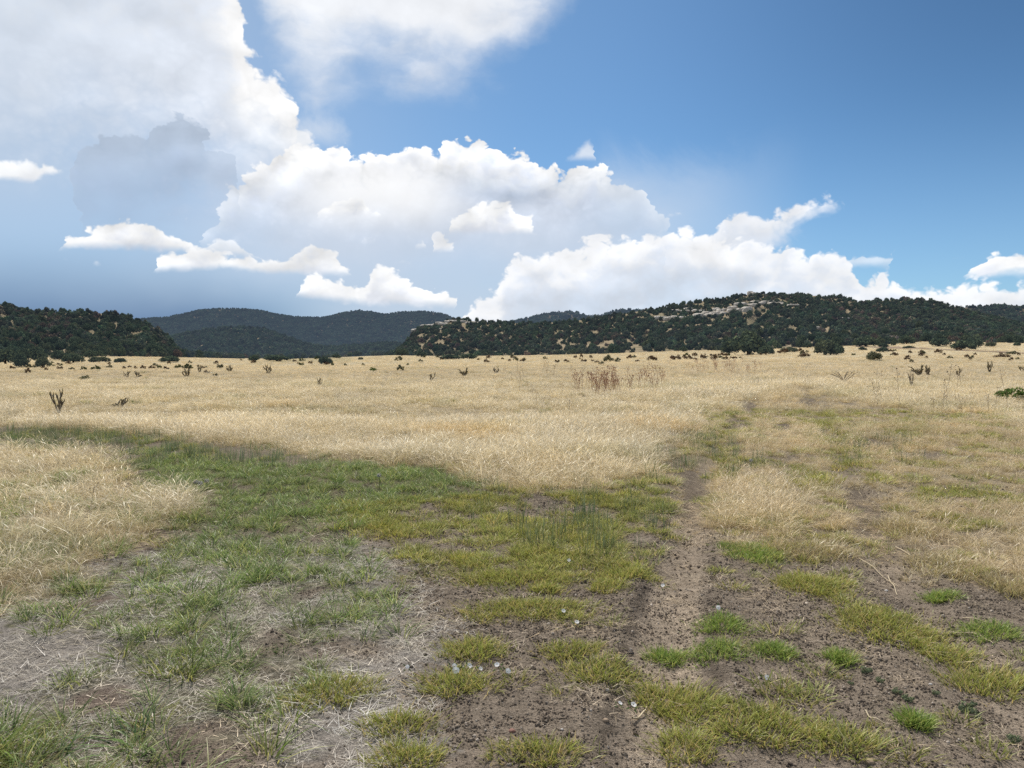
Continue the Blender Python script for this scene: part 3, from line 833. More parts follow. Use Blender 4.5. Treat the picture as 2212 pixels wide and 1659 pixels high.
def scatter(name, label, cat, protos, P, scl, rotz, tint, rng, tilt=0., kind='stuff'):
    """one object of stuff: points with an instance of a tuft on each"""
    n = len(P)
    coll = bpy.data.collections.new(name + '_kinds')
    for i, (me, mat) in enumerate(protos):
        if not me.materials: me.materials.append(mat)
        coll.objects.link(bpy.data.objects.new(me.name, me))
    rot = np.stack([rng.normal(0, tilt, n), rng.normal(0, tilt, n), rotz], -1)
    me = mesh_from(name, P, None, None, {'rot': ('FLOAT_VECTOR', rot), 'scl': ('FLOAT', scl), 'tint': ('FLOAT_VECTOR', tint), 'idx': ('INT', rng.integers(0, len(protos), n))})
    ob = link(name, me)
    ng = bpy.data.node_groups.new(name + '_growth', 'GeometryNodeTree')
    ng.interface.new_socket('Geometry', in_out='INPUT', socket_type='NodeSocketGeometry')
    ng.interface.new_socket('Geometry', in_out='OUTPUT', socket_type='NodeSocketGeometry')
    N = ng.nodes
    gi = N.new('NodeGroupInput'); go = N.new('NodeGroupOutput')
    iop = N.new('GeometryNodeInstanceOnPoints'); ci = N.new('GeometryNodeCollectionInfo')
    ci.inputs['Collection'].default_value = coll; ci.inputs['Separate Children'].default_value = True; ci.inputs['Reset Children'].default_value = True
    iop.inputs['Pick Instance'].default_value = True

    def na(nm, t):
        a = N.new('GeometryNodeInputNamedAttribute'); a.data_type = t; a.inputs[0].default_value = nm
        return a.outputs[0]
    Lk = ng.links.new
    Lk(gi.outputs[0], iop.inputs['Points']); Lk(ci.outputs[0], iop.inputs['Instance'])
    Lk(na('idx', 'INT'), iop.inputs['Instance Index']); Lk(na('scl', 'FLOAT'), iop.inputs['Scale'])
    e2r = N.new('FunctionNodeEulerToRotation'); Lk(na('rot', 'FLOAT_VECTOR'), e2r.inputs[0]); Lk(e2r.outputs[0], iop.inputs['Rotation'])
    Lk(iop.outputs[0], go.inputs[0])
    md = ob.modifiers.new('growth', 'NODES'); md.node_group = ng
    tag(ob, label, cat, kind=kind)
    return ob


def band_points(rng, y0, y1, dens, margin=1.22, extra=1.0):
    """uniform points on the ground in the seen wedge between two distances"""
    hw = .5 * W_ / F_ * margin
    area = hw * (y1 ** 2 - y0 ** 2) + 2 * extra * (y1 - y0)
    n = int(area * dens)
    y = np.sqrt(rng.random(n) * (y1 ** 2 - y0 ** 2) + y0 ** 2)
    x = (rng.random(n) * 2 - 1) * (hw * y + extra)
    return x, y


def keep(rng, x, y, key):
    f = fields(x, y)
    k = rng.random(len(x)) < f[key]
    return x[k], y[k], {q: v[k] for q, v in f.items()}


rg = np.random.default_rng(21)


def tints(rng, x, y, base_amp=.12, hue=.06, lowamp=.16, seed=61, sc=.25):
    n = len(x)
    low = fbm(x * sc, y * sc, 4, seed); low2 = fbm(x * sc * 2.3, y * sc * 2.3, 3, seed + 1)
    v = 1 + rng.normal(0, base_amp, n) + lowamp * 1.6 * low
    h = hue * rng.normal(0, 1, n) + 2.2 * hue * low2
    return np.clip(np.stack([v * (1 + .5 * h), v, v * (1 - 1.3 * h)], -1), .25, 2.0)


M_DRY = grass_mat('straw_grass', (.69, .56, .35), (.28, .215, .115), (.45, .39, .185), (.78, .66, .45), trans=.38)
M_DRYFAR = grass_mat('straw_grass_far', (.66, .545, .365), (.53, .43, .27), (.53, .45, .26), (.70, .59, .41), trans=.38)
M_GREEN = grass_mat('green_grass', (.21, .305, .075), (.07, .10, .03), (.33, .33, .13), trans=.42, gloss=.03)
M_YEL = grass_mat('mat_grass', (.37, .39, .092), (.12, .125, .04), (.42, .34, .14), trans=.38, gloss=.02)
M_RUSH = grass_mat('rush_green', (.16, .21, .095), (.11, .13, .06), (.25, .25, .13), trans=.32)
M_THATCH = grass_mat('dead_thatch', (.44, .40, .345), (.33, .295, .25), (.54, .485, .41), trans=.15, gloss=.03)

# --- dry grass
g1 = np.random.default_rng(31)
dry_near = []
for i in range(6):
    bi = g1.random() * 6.28
    dry_near.append((tuft_mesh('dry_tuft', [blades(g1, 84, .10, (.08, .25), .0029, (.1, .9), .5, 4, jit=1.),
                                            blades(g1, 11, .08, (.20, .38), .0027, (.05, .6), .42, 6, seed=True, jit=1.)]), M_DRY))
dry_mid = [(tuft_mesh('dry_clump', [blades(g1, 80, .20, (.10, .28), .0055, (.1, .9), .45, 3, jit=1.), blades(g1, 13, .17, (.22, .42), .0045, (.05, .5), .4, 5, seed=True, jit=1.)]), M_DRY) for i in range(5)]
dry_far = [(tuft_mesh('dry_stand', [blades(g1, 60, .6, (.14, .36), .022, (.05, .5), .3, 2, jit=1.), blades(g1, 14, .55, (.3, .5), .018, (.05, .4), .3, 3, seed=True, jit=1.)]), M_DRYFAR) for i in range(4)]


def dry_field():
    parts = [(3.2, 9, 150, dry_near, .72), (9, 18, 110, dry_near, .84), (18, 55, 28, dry_mid, .54), (34, 120, 4.2, dry_far, .33), (110, 330, .4, dry_far, .60)]
    for i, (a, b, dens, protos, s) in enumerate(parts):
        x, y = band_points(rg, a, b, dens)
        x, y, f = keep(rg, x, y, 'dry')
        fade = np.ones(len(x))
        if b == 55: fade = sst(55, 32, y)
        if a == 34: fade = sst(34, 55, y)
        if a < 40:
            kk = rg.random(len(x)) < fade; x, y = x[kk], y[kk]; f = {q: w[kk] for q, w in f.items()}
        n = len(x)
        tall = fbm(x * .22, y * .22, 3, 71)
        lush = np.where(f['isdry'] > 0, 1.0, np.where((f['ed'] > .3) & (f['px'] < 1690) & (f['py'] > 1020), .82, np.where(f['ed'] > .3, .58, np.where(f['py'] < 1000, .56, .42))))
        sc = s * lush * np.clip(1 + .8 * tall + rg.normal(0, .22, n), .3, 1.9)
        if b > 40:
            sc *= np.clip(1 + .2 * rg.normal(0, 1, n), .5, 1.6)
            # taller stand on the rise beside the track
            px, py = proj(x, y, 0)
            sc *= 1 + .5 * np.exp(-((px - 1680) / 260) ** 2) * sst(150, 60, y)
        tn = tints(rg, x, y, .09, .04, .15)
        oliv = sst(.10, .45, fbm(x * .17 + 7, y * .28, 4, 77))[:, None] * .8
        tn = tn * (1 + oliv * (np.array([.74, .76, .66]) - 1))
        gold = (sst(.22, .5, fbm(x * .3, y * .3, 3, 75)) * sst(7, 11, y) * sst(40, 20, y) * .6)[:, None]
        tn = tn * (1 + gold * (np.array([1.02, .88, .62]) - 1))
        thin = ((f['rt'] > 0) & (f['isdry'] == 0))[:, None]
        tn = np.where(thin, tn * np.array([.92, .88, .82]), tn)
        P = np.stack([x, y, gz(x, y) - .004], -1)
        names = ['dry_grass', 'dry_grass_field', 'dry_grass_meadow', 'dry_grass_plain', 'dry_grass_distance']
        labs = ['straw dry grass tufts around the wheel tracks and edges of the bare soil', 'thick wispy straw grass bordering the green patch and the dark soil',
                'golden dry grass covering the open middle of the meadow', 'pale dry grass on the plain among the cholla cacti', 'far pale grass on the plain below the hills']
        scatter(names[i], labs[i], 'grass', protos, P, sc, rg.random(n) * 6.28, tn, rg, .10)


dry_field()

# --- coarse green grass
g2 = np.random.default_rng(41)
green_p = [(tuft_mesh('green_tuft', [blades(g2, 42, .075, (.07, .17), .0058, (.15, 1.0), .30, 4, jit=.6)]), M_GREEN) for i in range(6)]


def green_grass():
    x1, y1 = band_points(rg, 2.2, 7.5, 60); x2, y2 = band_points(rg, 7.5, 17, 70)
    x = np.concatenate([x1, x2]); y = np.concatenate([y1, y2])
    x, y, f = keep(rg, x, y, 'green')
    n = len(x)
    sc = np.clip(.88 + .5 * f['n'] + rg.normal(0, .25, n), .35, 1.8) * np.where(y > 7.5, .80, .84)
    tn = tints(rg, x, y, .13, .07, .15, 81, .5)
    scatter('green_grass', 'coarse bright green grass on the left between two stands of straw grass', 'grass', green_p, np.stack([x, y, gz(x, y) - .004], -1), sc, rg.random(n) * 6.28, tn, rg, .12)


green_grass()

# --- low yellow-green mat grass, the loose part of it
yel_p = [(tuft_mesh('mat_tuft', [blades(g2, 84, .085, (.03, .08), .0046, (.15, 1.0), .25, 3, jit=.8)]), M_YEL) for i in range(5)]


def mat_grass():
    x, y = band_points(rg, 2.2, 9, 150); x2, y2 = band_points(rg, 9, 22, 70)
    x = np.concatenate([x, x2]); y = np.concatenate([y, y2])
    x, y, f = keep(rg, x, y, 'yel'); n = len(x)
    sc = np.clip(1 + .3 * f['nf'] + rg.normal(0, .2, n), .5, 1.6) * np.where(y > 9, 1.35, 1)
    tn = tints(rg, x, y, .12, .06, .15, 83, .6)
    scatter('mat_grass', 'low yellow green turf creeping over the dark soil', 'grass', yel_p, np.stack([x, y, gz(x, y) - .003], -1), sc, rg.random(n) * 6.28, tn, rg, .12)


mat_grass()

herb_p = [(tuft_mesh('herb_tuft', [blades(g2, 40, .16, (.08, .22), .010, (.1, 1.0), .3, 3, jit=1.)]), M_YEL) for i in range(4)]


def herbs():
    x, y = band_points(rg, 9, 30, 2.2); x2, y2 = band_points(rg, 30, 90, .35)
    x = np.concatenate([x, x2]); y = np.concatenate([y, y2])
    f = fields(x, y)
    k = rg.random(len(x)) < f['isdry'] * sst(-.05, .4, fbm(x * .25, y * .4, 4, 88))
    x, y = x[k], y[k]; n = len(x)
    brown = (rg.random(n) < .55)[:, None]
    tn = np.where(brown, np.array([.75, .55, .9]), np.array([.62, .66, .7])) * np.clip(1 + rg.normal(0, .2, (n, 1)), .5, 1.5)
    scatter('meadow_herbs', 'dull olive and brown herbs tucked in the straw grass of the meadow', 'herbs', herb_p, np.stack([x, y, gz(x, y)], -1), np.clip(.8 + rg.normal(0, .25, n), .35, 1.5), rg.random(n) * 6.28, tn, rg, .1)


herbs()

rush_p = [(tuft_mesh('rush_tuft', [blades(g2, 16, .10, (.12, .27), .0052, (.0, .16), .06, 3, jit=.9)]), M_RUSH) for i in range(4)]


def rushes():
    x, y = band_points(rg, 2.5, 16, 55)
    x, y, f = keep(rg, x, y, 'rush'); n = len(x)
    sc = np.clip(.8 + rg.normal(0, .2, n), .4, 1.4)
    scatter('rushes', 'thin upright dark green rushes by the track and behind the green grass', 'rushes', rush_p, np.stack([x, y, gz(x, y) - .003], -1), sc, rg.random(n) * 6.28, tints(rg, x, y, .12, .05, .1, 85), rg, .05)


rushes()

thatch_p = [(tuft_mesh('thatch_bits', [blades(g2, 34, .10, (.03, .10), .0024, (1.2, 1.5), .15, 3, flat=True, jit=1.6)]), M_THATCH) for i in range(5)]


def thatch():
    x, y = band_points(rg, 2.3, 8.5, 150)
    f = fields(x, y)
    dens = np.clip(.80 * f['thatch'] + .60 * f['rt'] + .35 * f['isdry'] + .12 + .16 * sst(0, .3, f['nf']) + .12 * f['yel'], 0, 1)
    k = rg.random(len(x)) < dens
    x, y = x[k], y[k]; n = len(x); rt = f['rt'][k][:, None]
    tn = tints(rg, x, y, .15, .03, .15, 87, .8)
    tn = tn * (1 + np.maximum(rt, .7 * (1 - f['thatch'][k][:, None])) * (np.array([1.12, .95, .72]) - 1))
    scatter('dead_thatch', 'grey dead grass litter lying flat on the soil', 'litter', thatch_p, np.stack([x, y, gz(x, y) + .002], -1), np.clip(.85 + rg.normal(0, .22, n), .4, 1.5), rg.random(n) * 6.28, tn, rg, .10)


thatch()


def gravel():
    m, g, o = new_mat('clods')
    tnt = g.attr('tint', 'INSTANCER', 'Vector')
    P = g.n('ShaderNodeNewGeometry').outputs['Position']
    c = g.vm('SCALE', tnt, scale=g.m('MULTIPLY_ADD', g.noise(P, 180, 3), .8, .6))
    b = g.n('ShaderNodeBsdfDiffuse'); g.put(b.inputs[0], c); g.nt.links.new(b.outputs[0], o.inputs[0])
    pr = []
    v0, f0 = ico(1)
    for i in range(6):
        r = np.random.default_rng(100 + i)
        v = v0 * (1 + .35 * r.normal(0, .5, (len(v0), 1))) * r.uniform(.7, 1.3, 3) * np.array([1, 1, .75])
        me = mesh_from('clod', v, f0, None, None, False); me.materials.append(m); pr.append((me, m))
    x, y = band_points(rg, 2.2, 5.2, 7000); x2, y2 = band_points(rg, 5.2, 9.5, 1800)
    x = np.concatenate([x, x2]); y = np.concatenate([y, y2])
    f = fields(x, y)
    left = sst(700, 300, f['px'])
    d = np.clip(.85 - .8 * f['thatch'] - .9 * f['isdry'] - .5 * f['rt'] - .55 * left - .5 * f['mid'] - .35 * f['green'], .02, 1) * np.clip(.65 + 1.0 * f['nf'] + .5 * f['n'], .1, 1)
    k = rg.random(len(x)) < d
    x, y = x[k], y[k]; n = len(x)
    sc = np.clip(rg.lognormal(math.log(.0035), .40, n), .0018, .010) * np.where(y > 5.2, 1.4, 1)
    pal = np.array([[.155, .122, .094], [.21, .168, .128], [.10, .08, .065], [.235, .19, .15], [.40, .34, .28]])
    tn = pal[rg.choice(5, n, p=[.40, .27, .17, .11, .05])] * np.clip(1 + rg.normal(0, .2, (n, 1)), .5, 1.6)
    scatter('gravel', 'dark crumbly clods and grit over the bare soil', 'gravel', pr, np.stack([x, y, gz(x, y) + sc * .3], -1), sc, rg.random(n) * 6.28, tn, rg, .8)


gravel()

# ------------------------------------------------------------------ junipers
def leaf_mat(name, col, haze=0.0, inst=False, trans=.12):
    m, g, o = new_mat(name)
    r = g.attr('r', out='Fac')
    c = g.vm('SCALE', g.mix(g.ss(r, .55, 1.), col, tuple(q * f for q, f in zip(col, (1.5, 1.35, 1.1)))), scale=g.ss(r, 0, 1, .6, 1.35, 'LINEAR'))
    if inst: c = g.vm('MULTIPLY', c, g.attr('tint', 'INSTANCER', 'Vector'))
    d = g.n('ShaderNodeBsdfDiffuse'); g.put(d.inputs[0], c)
    t = g.n('ShaderNodeBsdfTranslucent'); g.put(t.inputs[0], c)
    mx = g.n('ShaderNodeMixShader'); mx.inputs[0].default_value = trans
    g.nt.links.new(d.outputs[0], mx.inputs[1]); g.nt.links.new(t.outputs[0], mx.inputs[2])
    sh = mx.outputs[0]
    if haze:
        e = g.n('ShaderNodeEmission'); e.inputs[0].default_value = (*HAZE, 1)  # aerial haze painted into the foliage as a faint even glow
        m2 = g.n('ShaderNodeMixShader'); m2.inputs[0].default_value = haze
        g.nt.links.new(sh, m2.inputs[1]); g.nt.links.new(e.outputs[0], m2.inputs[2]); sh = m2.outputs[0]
    g.nt.links.new(sh, o.inputs[0])
    return m


def crown_geo(rng, nl, cards, size, low=.12, open_=0.0, spread=.66):
    """unit crown: radius 1, height 1: clumps of small leaf faces, rooted near the ground"""
    V, Rr = [], []
    a0 = rng.random() * 6.28
    for i in range(nl):
        rr = spread * math.sqrt(rng.random()); a = a0 + i * 2.4 + rng.normal(0, .4)
        zt = 1 - .55 * (rr / spread) ** 2
        rad = rng.uniform(.22, .38) * (1 - open_ * .35)
        z = low + rad * .5 + (zt - rad * .9 - low) * rng.random() ** .6
        cx, cy = rr * math.cos(a), rr * math.sin(a)
        d = rng.normal(0, 1, (cards, 3)); d /= np.linalg.norm(d, axis=1)[:, None]
        rd = rad * rng.uniform(.55, 1.12, (cards, 1)) * np.array([1, 1, .82])
        c = np.array([cx, cy, z]) + d * rd
        c[:, 2] = np.maximum(c[:, 2], .02)
        nrm = d + rng.normal(0, .7, (cards, 3)); nrm /= np.linalg.norm(nrm, axis=1)[:, None]
        u = np.cross(nrm, rng.normal(0, 1, (cards, 3))); u /= np.linalg.norm(u, axis=1)[:, None] + 1e-9
        w = np.cross(nrm, u)
        sz = size * rng.uniform(.5, 1.25, (cards, 1))
        q = np.stack([c - u * sz * .5, c + w * sz * .32, c + u * sz * .6, c - w * sz * .32], 1)
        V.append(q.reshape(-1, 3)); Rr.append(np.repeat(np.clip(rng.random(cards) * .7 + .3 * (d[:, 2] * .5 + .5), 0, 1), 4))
    v = np.concatenate(V); r = np.concatenate(Rr)
    f = np.arange(len(v)).reshape(-1, 4)
    return v, f, r


def crown_mesh(name, rng, nl, cards, size, **kw):
    v, f, r = crown_geo(rng, nl, cards, size, **kw)
    return mesh_from(name, v, None, f, {'r': ('FLOAT', r)}, False)


def trunk_mesh(rng):
    mb = MB()
    t = np.linspace(0, 1, 6)
    for i in range(4):
        a = rng.random() * 6.28; k = .05 if i == 0 else rng.uniform(.2, .5)
        pts = np.stack([k * t ** 1.3 * math.cos(a) + .02 * np.sin(t * 7), k * t ** 1.3 * math.sin(a), -.02 + t * (.75 if i == 0 else .6)], -1)
        mb.tube(pts, np.interp(t, [0, 1], [.085 if i == 0 else .055, .015]), 6)
    return mb.mesh('trunk')


M_BARK = simple_mat('juniper_bark', (.14, .105, .08), nscale=9, namp=.4, bump=.4)
GREENS = [(.080, .105, .062), (.096, .112, .064), (.068, .092, .058)]
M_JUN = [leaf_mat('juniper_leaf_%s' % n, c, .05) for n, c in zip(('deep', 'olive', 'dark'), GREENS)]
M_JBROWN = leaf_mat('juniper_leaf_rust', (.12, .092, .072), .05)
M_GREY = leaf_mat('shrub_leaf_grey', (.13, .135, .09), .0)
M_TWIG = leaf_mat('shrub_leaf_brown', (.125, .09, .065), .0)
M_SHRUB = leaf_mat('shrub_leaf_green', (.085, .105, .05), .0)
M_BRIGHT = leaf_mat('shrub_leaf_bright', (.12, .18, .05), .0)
gt = np.random.default_rng(51)
CROWNS = [crown_mesh('juniper_crown', gt, 20, 75, .17) for _ in range(7)]
TRUNKS = [trunk_mesh(gt) for _ in range(3)]
for me in TRUNKS: me.materials.append(M_BARK)
CROWN_OF = {}


def crown_data(i, mat):
    k = (i, mat.name)
    if k not in CROWN_OF:
        me = CROWNS[i].copy(); me.materials.clear(); me.materials.append(mat); CROWN_OF[k] = me
    return CROWN_OF[k]


def ground_point(px, py):
    if py >= foot_T(px) + .5:
        return np.array(hit(px, py))
    for nm in ('near_hill', 'stony_hill', 'round_hill', 'middle_hill'):
        h = HILLS[nm]
        if h.px[0] < px < h.px[-1]:
            c = int((px - h.px[0]) / (h.px[1] - h.px[0]))
            if h.py[:-3, c].min() < py < h.py[0, c] + 6: return h.find(px, py)
    return np.array(hit(px, foot_T(px) + 1))


def juniper(P, rad, hgt, label, group, mat, parts=True, rng=gt):
    i = int(rng.integers(len(CROWNS)))
    rz = rng.random() * 6.28
    if parts:
        o = bpy.data.objects.new('juniper_tree', None); COL.objects.link(o)
        o.empty_display_size = .5
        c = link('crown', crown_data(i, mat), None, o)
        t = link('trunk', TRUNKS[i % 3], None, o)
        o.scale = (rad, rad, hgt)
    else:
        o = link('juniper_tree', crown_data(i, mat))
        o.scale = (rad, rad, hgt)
    o.location = P; o.rotation_euler = (0, 0, rz)
    tag(o, label, 'tree', group)
    return o


# base (x, y), width, height of each tree that stands out
TREES = [
    (1617, 767, 84, 42, 0, 'widest and tallest dark juniper thicket by the end of the wheel tracks'),
    (1575, 767, 40, 30, 2, 'dark juniper joined to the near side of the widest thicket'),
    (1655, 767, 34, 20, 0, 'low juniper skirt trailing from the widest thicket towards the tracks'),
    (1782, 767, 50, 33, 1, 'olive rounded juniper standing where the two wheel tracks vanish'),
    (1806, 767, 36, 24, 0, 'shorter juniper leaning against the olive rounded one at the track end'),
    (1886, 779, 36, 20, 3, 'pale grey green shrubby juniper alone in the grass beyond the track'),
    (1907, 761, 26, 12, 2, 'small dome shaped dark juniper behind the pale grey green one'),
    (1744, 752, 22, 13, 2, 'small upright juniper between the two big dark junipers'),
    (1705, 761, 36, 12, 1, 'low spreading juniper in the grass between the two big dark junipers'),
    (1870, 749, 52, 20, 0, 'broad dark juniper clump above the small dome shaped juniper'),
    (1909, 751, 24, 10, 2, 'flat dark juniper beside the start of the dirt road'),
    (1930, 747, 10, 14, 0, 'narrow upright juniper above the start of the dirt road'),
    (1961, 753, 28, 6, 1, 'very flat prostrate juniper just above the dirt road'),
    (1958, 743, 34, 18, 0, 'juniper at the hill edge above the flat prostrate one'),
    (2028, 748, 44, 18, 2, 'wide juniper in the pale grass above the middle of the dirt road'),
    (2081, 755, 48, 18, 0, 'large dark juniper close above the dirt road'),
    (2100, 750, 40, 20, 2, 'juniper just behind the large one close above the dirt road'),
    (2141, 749, 22, 12, 1, 'small round juniper in the pale grass past the large roadside one'),
    (2197, 748, 16, 9, 0, 'small juniper near the far end of the dirt road'),
    (1863, 757, 18, 8, 2, 'tiny round juniper beside the pale grey green one'),
    (1476, 760, 20, 11, 0, 'small dark juniper in the line west of the widest thicket'),
    (1543, 757, 22, 12, 1, 'small juniper next to the widest thicket at the hill edge'),
    (46, 793, 34, 27, 2, 'round dark juniper at the front of the grove below the near hill'),
    (92, 795, 30, 25, 1, 'ragged juniper with open limbs beside the round one below the near hill'),
    (12, 788, 46, 30, 0, 'broad juniper at the outer edge of the grove below the near hill'),
    (74, 780, 40, 30, 2, 'tall juniper behind the two front trees of the near hill grove'),
    (158, 784, 44, 20, 0, 'wide low juniper on the bank below the near hill'),
    (128, 778, 40, 20, 2, 'juniper between the grove and the wide low bank juniper'),
    (214, 783, 42, 14, 1, 'flat topped juniper on the pale bank past the wide low one'),
    (260, 784, 26, 11, 2, 'small mound of juniper last on the pale bank'),
    (192, 773, 28, 15, 0, 'round juniper behind the flat topped bank juniper'),
    (213, 769, 22, 12, 1, 'small juniper highest on the pale bank'),
    (366, 783, 46, 14, 0, 'low spreading juniper below the gap between near and middle hill'),
    (598, 780, 60, 13, 2, 'long dark juniper mat at the edge of the middle hill woods'),
    (548, 781, 26, 14, 0, 'juniper at the corner of the middle hill woods'),
    (701, 786, 28, 18, 2, 'lone round juniper standing out on the plain below the far ridge'),
    (712, 785, 14, 10, 1, 'little juniper touching the lone round one on the plain'),
    (726, 774, 22, 9, 0, 'juniper behind the lone round one at the plain edge'),
    (686, 775, 14, 7, 2, 'tiny juniper at the plain edge below the far ridge'),
    (910, 771, 24, 13, 2, 'squared dark juniper below the pale eroded bank of the stony hill'),
    (868, 769, 28, 16, 0, 'juniper below the point where the stony hill meets the far ridge'),
    (975, 776, 46, 10, 2, 'long low juniper hedge in the grass below the ledge'),
    (1015, 775, 40, 13, 0, 'juniper ending the long low hedge below the ledge'),
    (779, 777, 11, 6, 1, 'tiny dark juniper on the open plain'),
]
for px, py, w, h, k, lab in TREES:
    P = ground_point(px, py)
    s = P[1] / F_
    mat = M_GREY if k == 3 else M_JUN[k]
    juniper(P - np.array([0, 0, .08]), w * s * .60, h * s * (1.25 if h > 28 else 1.12), lab, 'junipers standing out at the foot of the hills', mat)

WOOD = {'near_hill': (4.0, (.8, 1.35), 'dark juniper and pine wood covering the near hill on the left'),
        'stony_hill': (4.5, (.8, 1.35), 'open juniper wood climbing the long stony hill with pale ledges'),
        'round_hill': (4.5, (.8, 1.3), 'dark juniper wood on the smooth round hill behind the dirt road'),
        'middle_hill': (4.6, (.9, 1.4), 'dense pine wood on the low hill in the middle gap'),
        'far_ridge': (5.5, (1.1, 1.5), 'bluish forest over the far ridge'),
        'far_peak': (5.4, (1.1, 1.5), 'bluish forest over the small distant peaks'),
        'far_shoulder': (5.4, (1.0, 1.4), 'dark forest over the last hill shoulder beyond the round hill')}
# openings: centre, radii in view units, strength
OPEN = [(1450, 688, 40, 10, .9), (1540, 680, 42, 9, .9), (1580, 671, 50, 9, .95), (1620, 660, 40, 8, .8), (1680, 658, 40, 8, .7), (1620, 634, 14, 8, .7), (905, 745, 30, 25, .75), (945, 738, 26, 20, .6), (975, 702, 60, 8, .6),
        (1240, 748, 60, 6, .9), (1790, 715, 60, 14, .45), (1700, 720, 40, 14, .45), (1350, 742, 40, 5, .8), (130, 744, 22, 12, .9), (205, 720, 20, 8, .8), (100, 760, 30, 12, .7), (420, 752, 16, 6, .7), (140, 690, 18, 6, .6), (2130, 668, 20, 5, .5), (1250, 700, 14, 6, .5), (1300, 692, 12, 5, .5)]
BROWN = [(120, 715, 45, 26), (1330, 740, 60, 14), (1590, 735, 50, 10), (1870, 690, 60, 20), (1920, 700, 50, 16), (2020, 740, 120, 10), (1080, 742, 50, 10), (900, 720, 30, 20)]
CAND = []
for nm, (sp, sc, lab) in WOOD.items():
    h = HILLS[nm]
    P = h.sample(sp * .93, gt)
    px, py = proj(P[:, 0], P[:, 1], P[:, 2])
    op = np.zeros(len(P))
    for cx, cy, rx, ry, a in OPEN:
        op = np.maximum(op, a * np.exp(-(((px - cx) / rx) ** 2 + ((py - cy) / ry) ** 2)))
    nz = fbm(P[:, 0] * .02, P[:, 1] * .02, 4, 91)
    dens = np.clip(1.02 + .9 * nz, .25, 1) * (1 - op) if not nm.startswith('far') else np.ones(len(P))
    if nm in ('stony_hill', 'round_hill', 'near_hill'): dens *= .86
    k = (gt.random(len(P)) < dens) & (px > -150) & (px < 2360)
    P = P[k]; px = px[k]; py = py[k]; n = len(P)
    big = 1.95 * gt.uniform(*sc, n) * np.where(gt.random(n) < .25, .65, 1)
    hgt = big * gt.uniform(1.2, 1.75, n)
    br = np.full(n, .06)
    for cx, cy, rx, ry in BROWN: br = np.maximum(br, .42 * np.exp(-(((px - cx) / rx) ** 2 + ((py - cy) / ry) ** 2)))
    brown = (gt.random(n) < br) & (nm not in ('far_ridge', 'far_peak', 'middle_hill'))
    CAND.append([nm, P, big, hgt, brown, px, py])
# belt of trees at the mouth of the valley, on the plain's edge
n = 520
px = gt.uniform(395, 905, n); kf = gt.random(n) ** 1.6
Y = foot_D(px) * (.97 + .55 * kf)
x, y, z = at(px, np.full(n, YH), Y)
keepb = gt.random(n) < np.clip(.55 + .9 * fbm(px * .02, kf * 3, 3, 97), .1, 1)
P = np.stack([x, y, gz(x, y)], -1)[keepb]; n = len(P)
big = 2.0 * gt.uniform(.6, 1.25, n)
CAND.append(['valley', P, big, big * gt.uniform(1.1, 1.6, n), gt.random(n) < .05, px[keepb], np.full(n, 770.)])
WOOD['valley'] = (0, 0, 'dark belt of trees at the mouth of the valley between the hills')
allsz = np.concatenate([np.where((c[5] > 2) & (c[5] < 2210), c[3] / c[1][:, 1], 0) for c in CAND])
n_ind = 300 - len(TREES)
cut = np.sort(allsz)[-n_ind]
nl = {'near_hill': 'the near hill', 'stony_hill': 'the stony hill', 'round_hill': 'the round hill'}
far_pro = {}
for nm, P, big, hgt, brown, px, py in CAND:
    size = np.where((px > 2) & (px < 2210), hgt / P[:, 1], 0)
    ind = size >= cut
    for i in np.nonzero(ind)[0]:
        hillname = nl.get(nm, 'the valley mouth')
        low = P[i, 1] < np.interp(px[i], FX, FD) + 60
        shade = 'rust brown dying' if brown[i] else ('tall dark' if hgt[i] > 5 else 'rounded dark')
        where = {'near_hill': 'at the foot of', 'stony_hill': 'along the foot of', 'round_hill': 'along the base of'}.get(nm, 'on')
        if nm == 'stony_hill':
            hillname = 'the stony hill below its ledge' if px[i] < 1150 else ('the stony hill before its long slope' if px[i] < 1500 else 'the stony hill under its summit')
        juniper(P[i] - np.array([0, 0, .15]), big[i], hgt[i], f'{shade} juniper {where} {hillname}', 'junipers along the foot of ' + nl.get(nm, 'the valley mouth'), M_JBROWN if brown[i] else M_JUN[int(gt.integers(3))], parts=False)
    r = ~ind
    hz = HILLS[nm].haze if nm in HILLS else .11
    far = nm.startswith('far')
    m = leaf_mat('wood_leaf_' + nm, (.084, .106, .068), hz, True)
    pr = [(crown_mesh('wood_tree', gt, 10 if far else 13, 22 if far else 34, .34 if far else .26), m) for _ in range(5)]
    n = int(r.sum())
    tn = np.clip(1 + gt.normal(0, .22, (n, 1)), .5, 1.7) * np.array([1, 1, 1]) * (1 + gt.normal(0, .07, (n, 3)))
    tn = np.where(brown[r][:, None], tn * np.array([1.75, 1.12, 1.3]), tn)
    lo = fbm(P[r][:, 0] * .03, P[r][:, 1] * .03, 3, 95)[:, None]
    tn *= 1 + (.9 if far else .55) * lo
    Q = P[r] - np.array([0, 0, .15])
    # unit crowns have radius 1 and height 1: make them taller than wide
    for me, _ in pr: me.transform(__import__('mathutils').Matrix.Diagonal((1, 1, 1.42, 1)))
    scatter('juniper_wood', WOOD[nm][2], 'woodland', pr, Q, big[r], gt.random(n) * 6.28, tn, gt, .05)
    print(nm, n, int(ind.sum()))

# ------------------------------------------------------------------ rock ledges
M_ROCK = simple_mat('ledge_rock', (.47, .42, .36), nscale=.6, namp=.3, bump=.6, bscale=1.2)


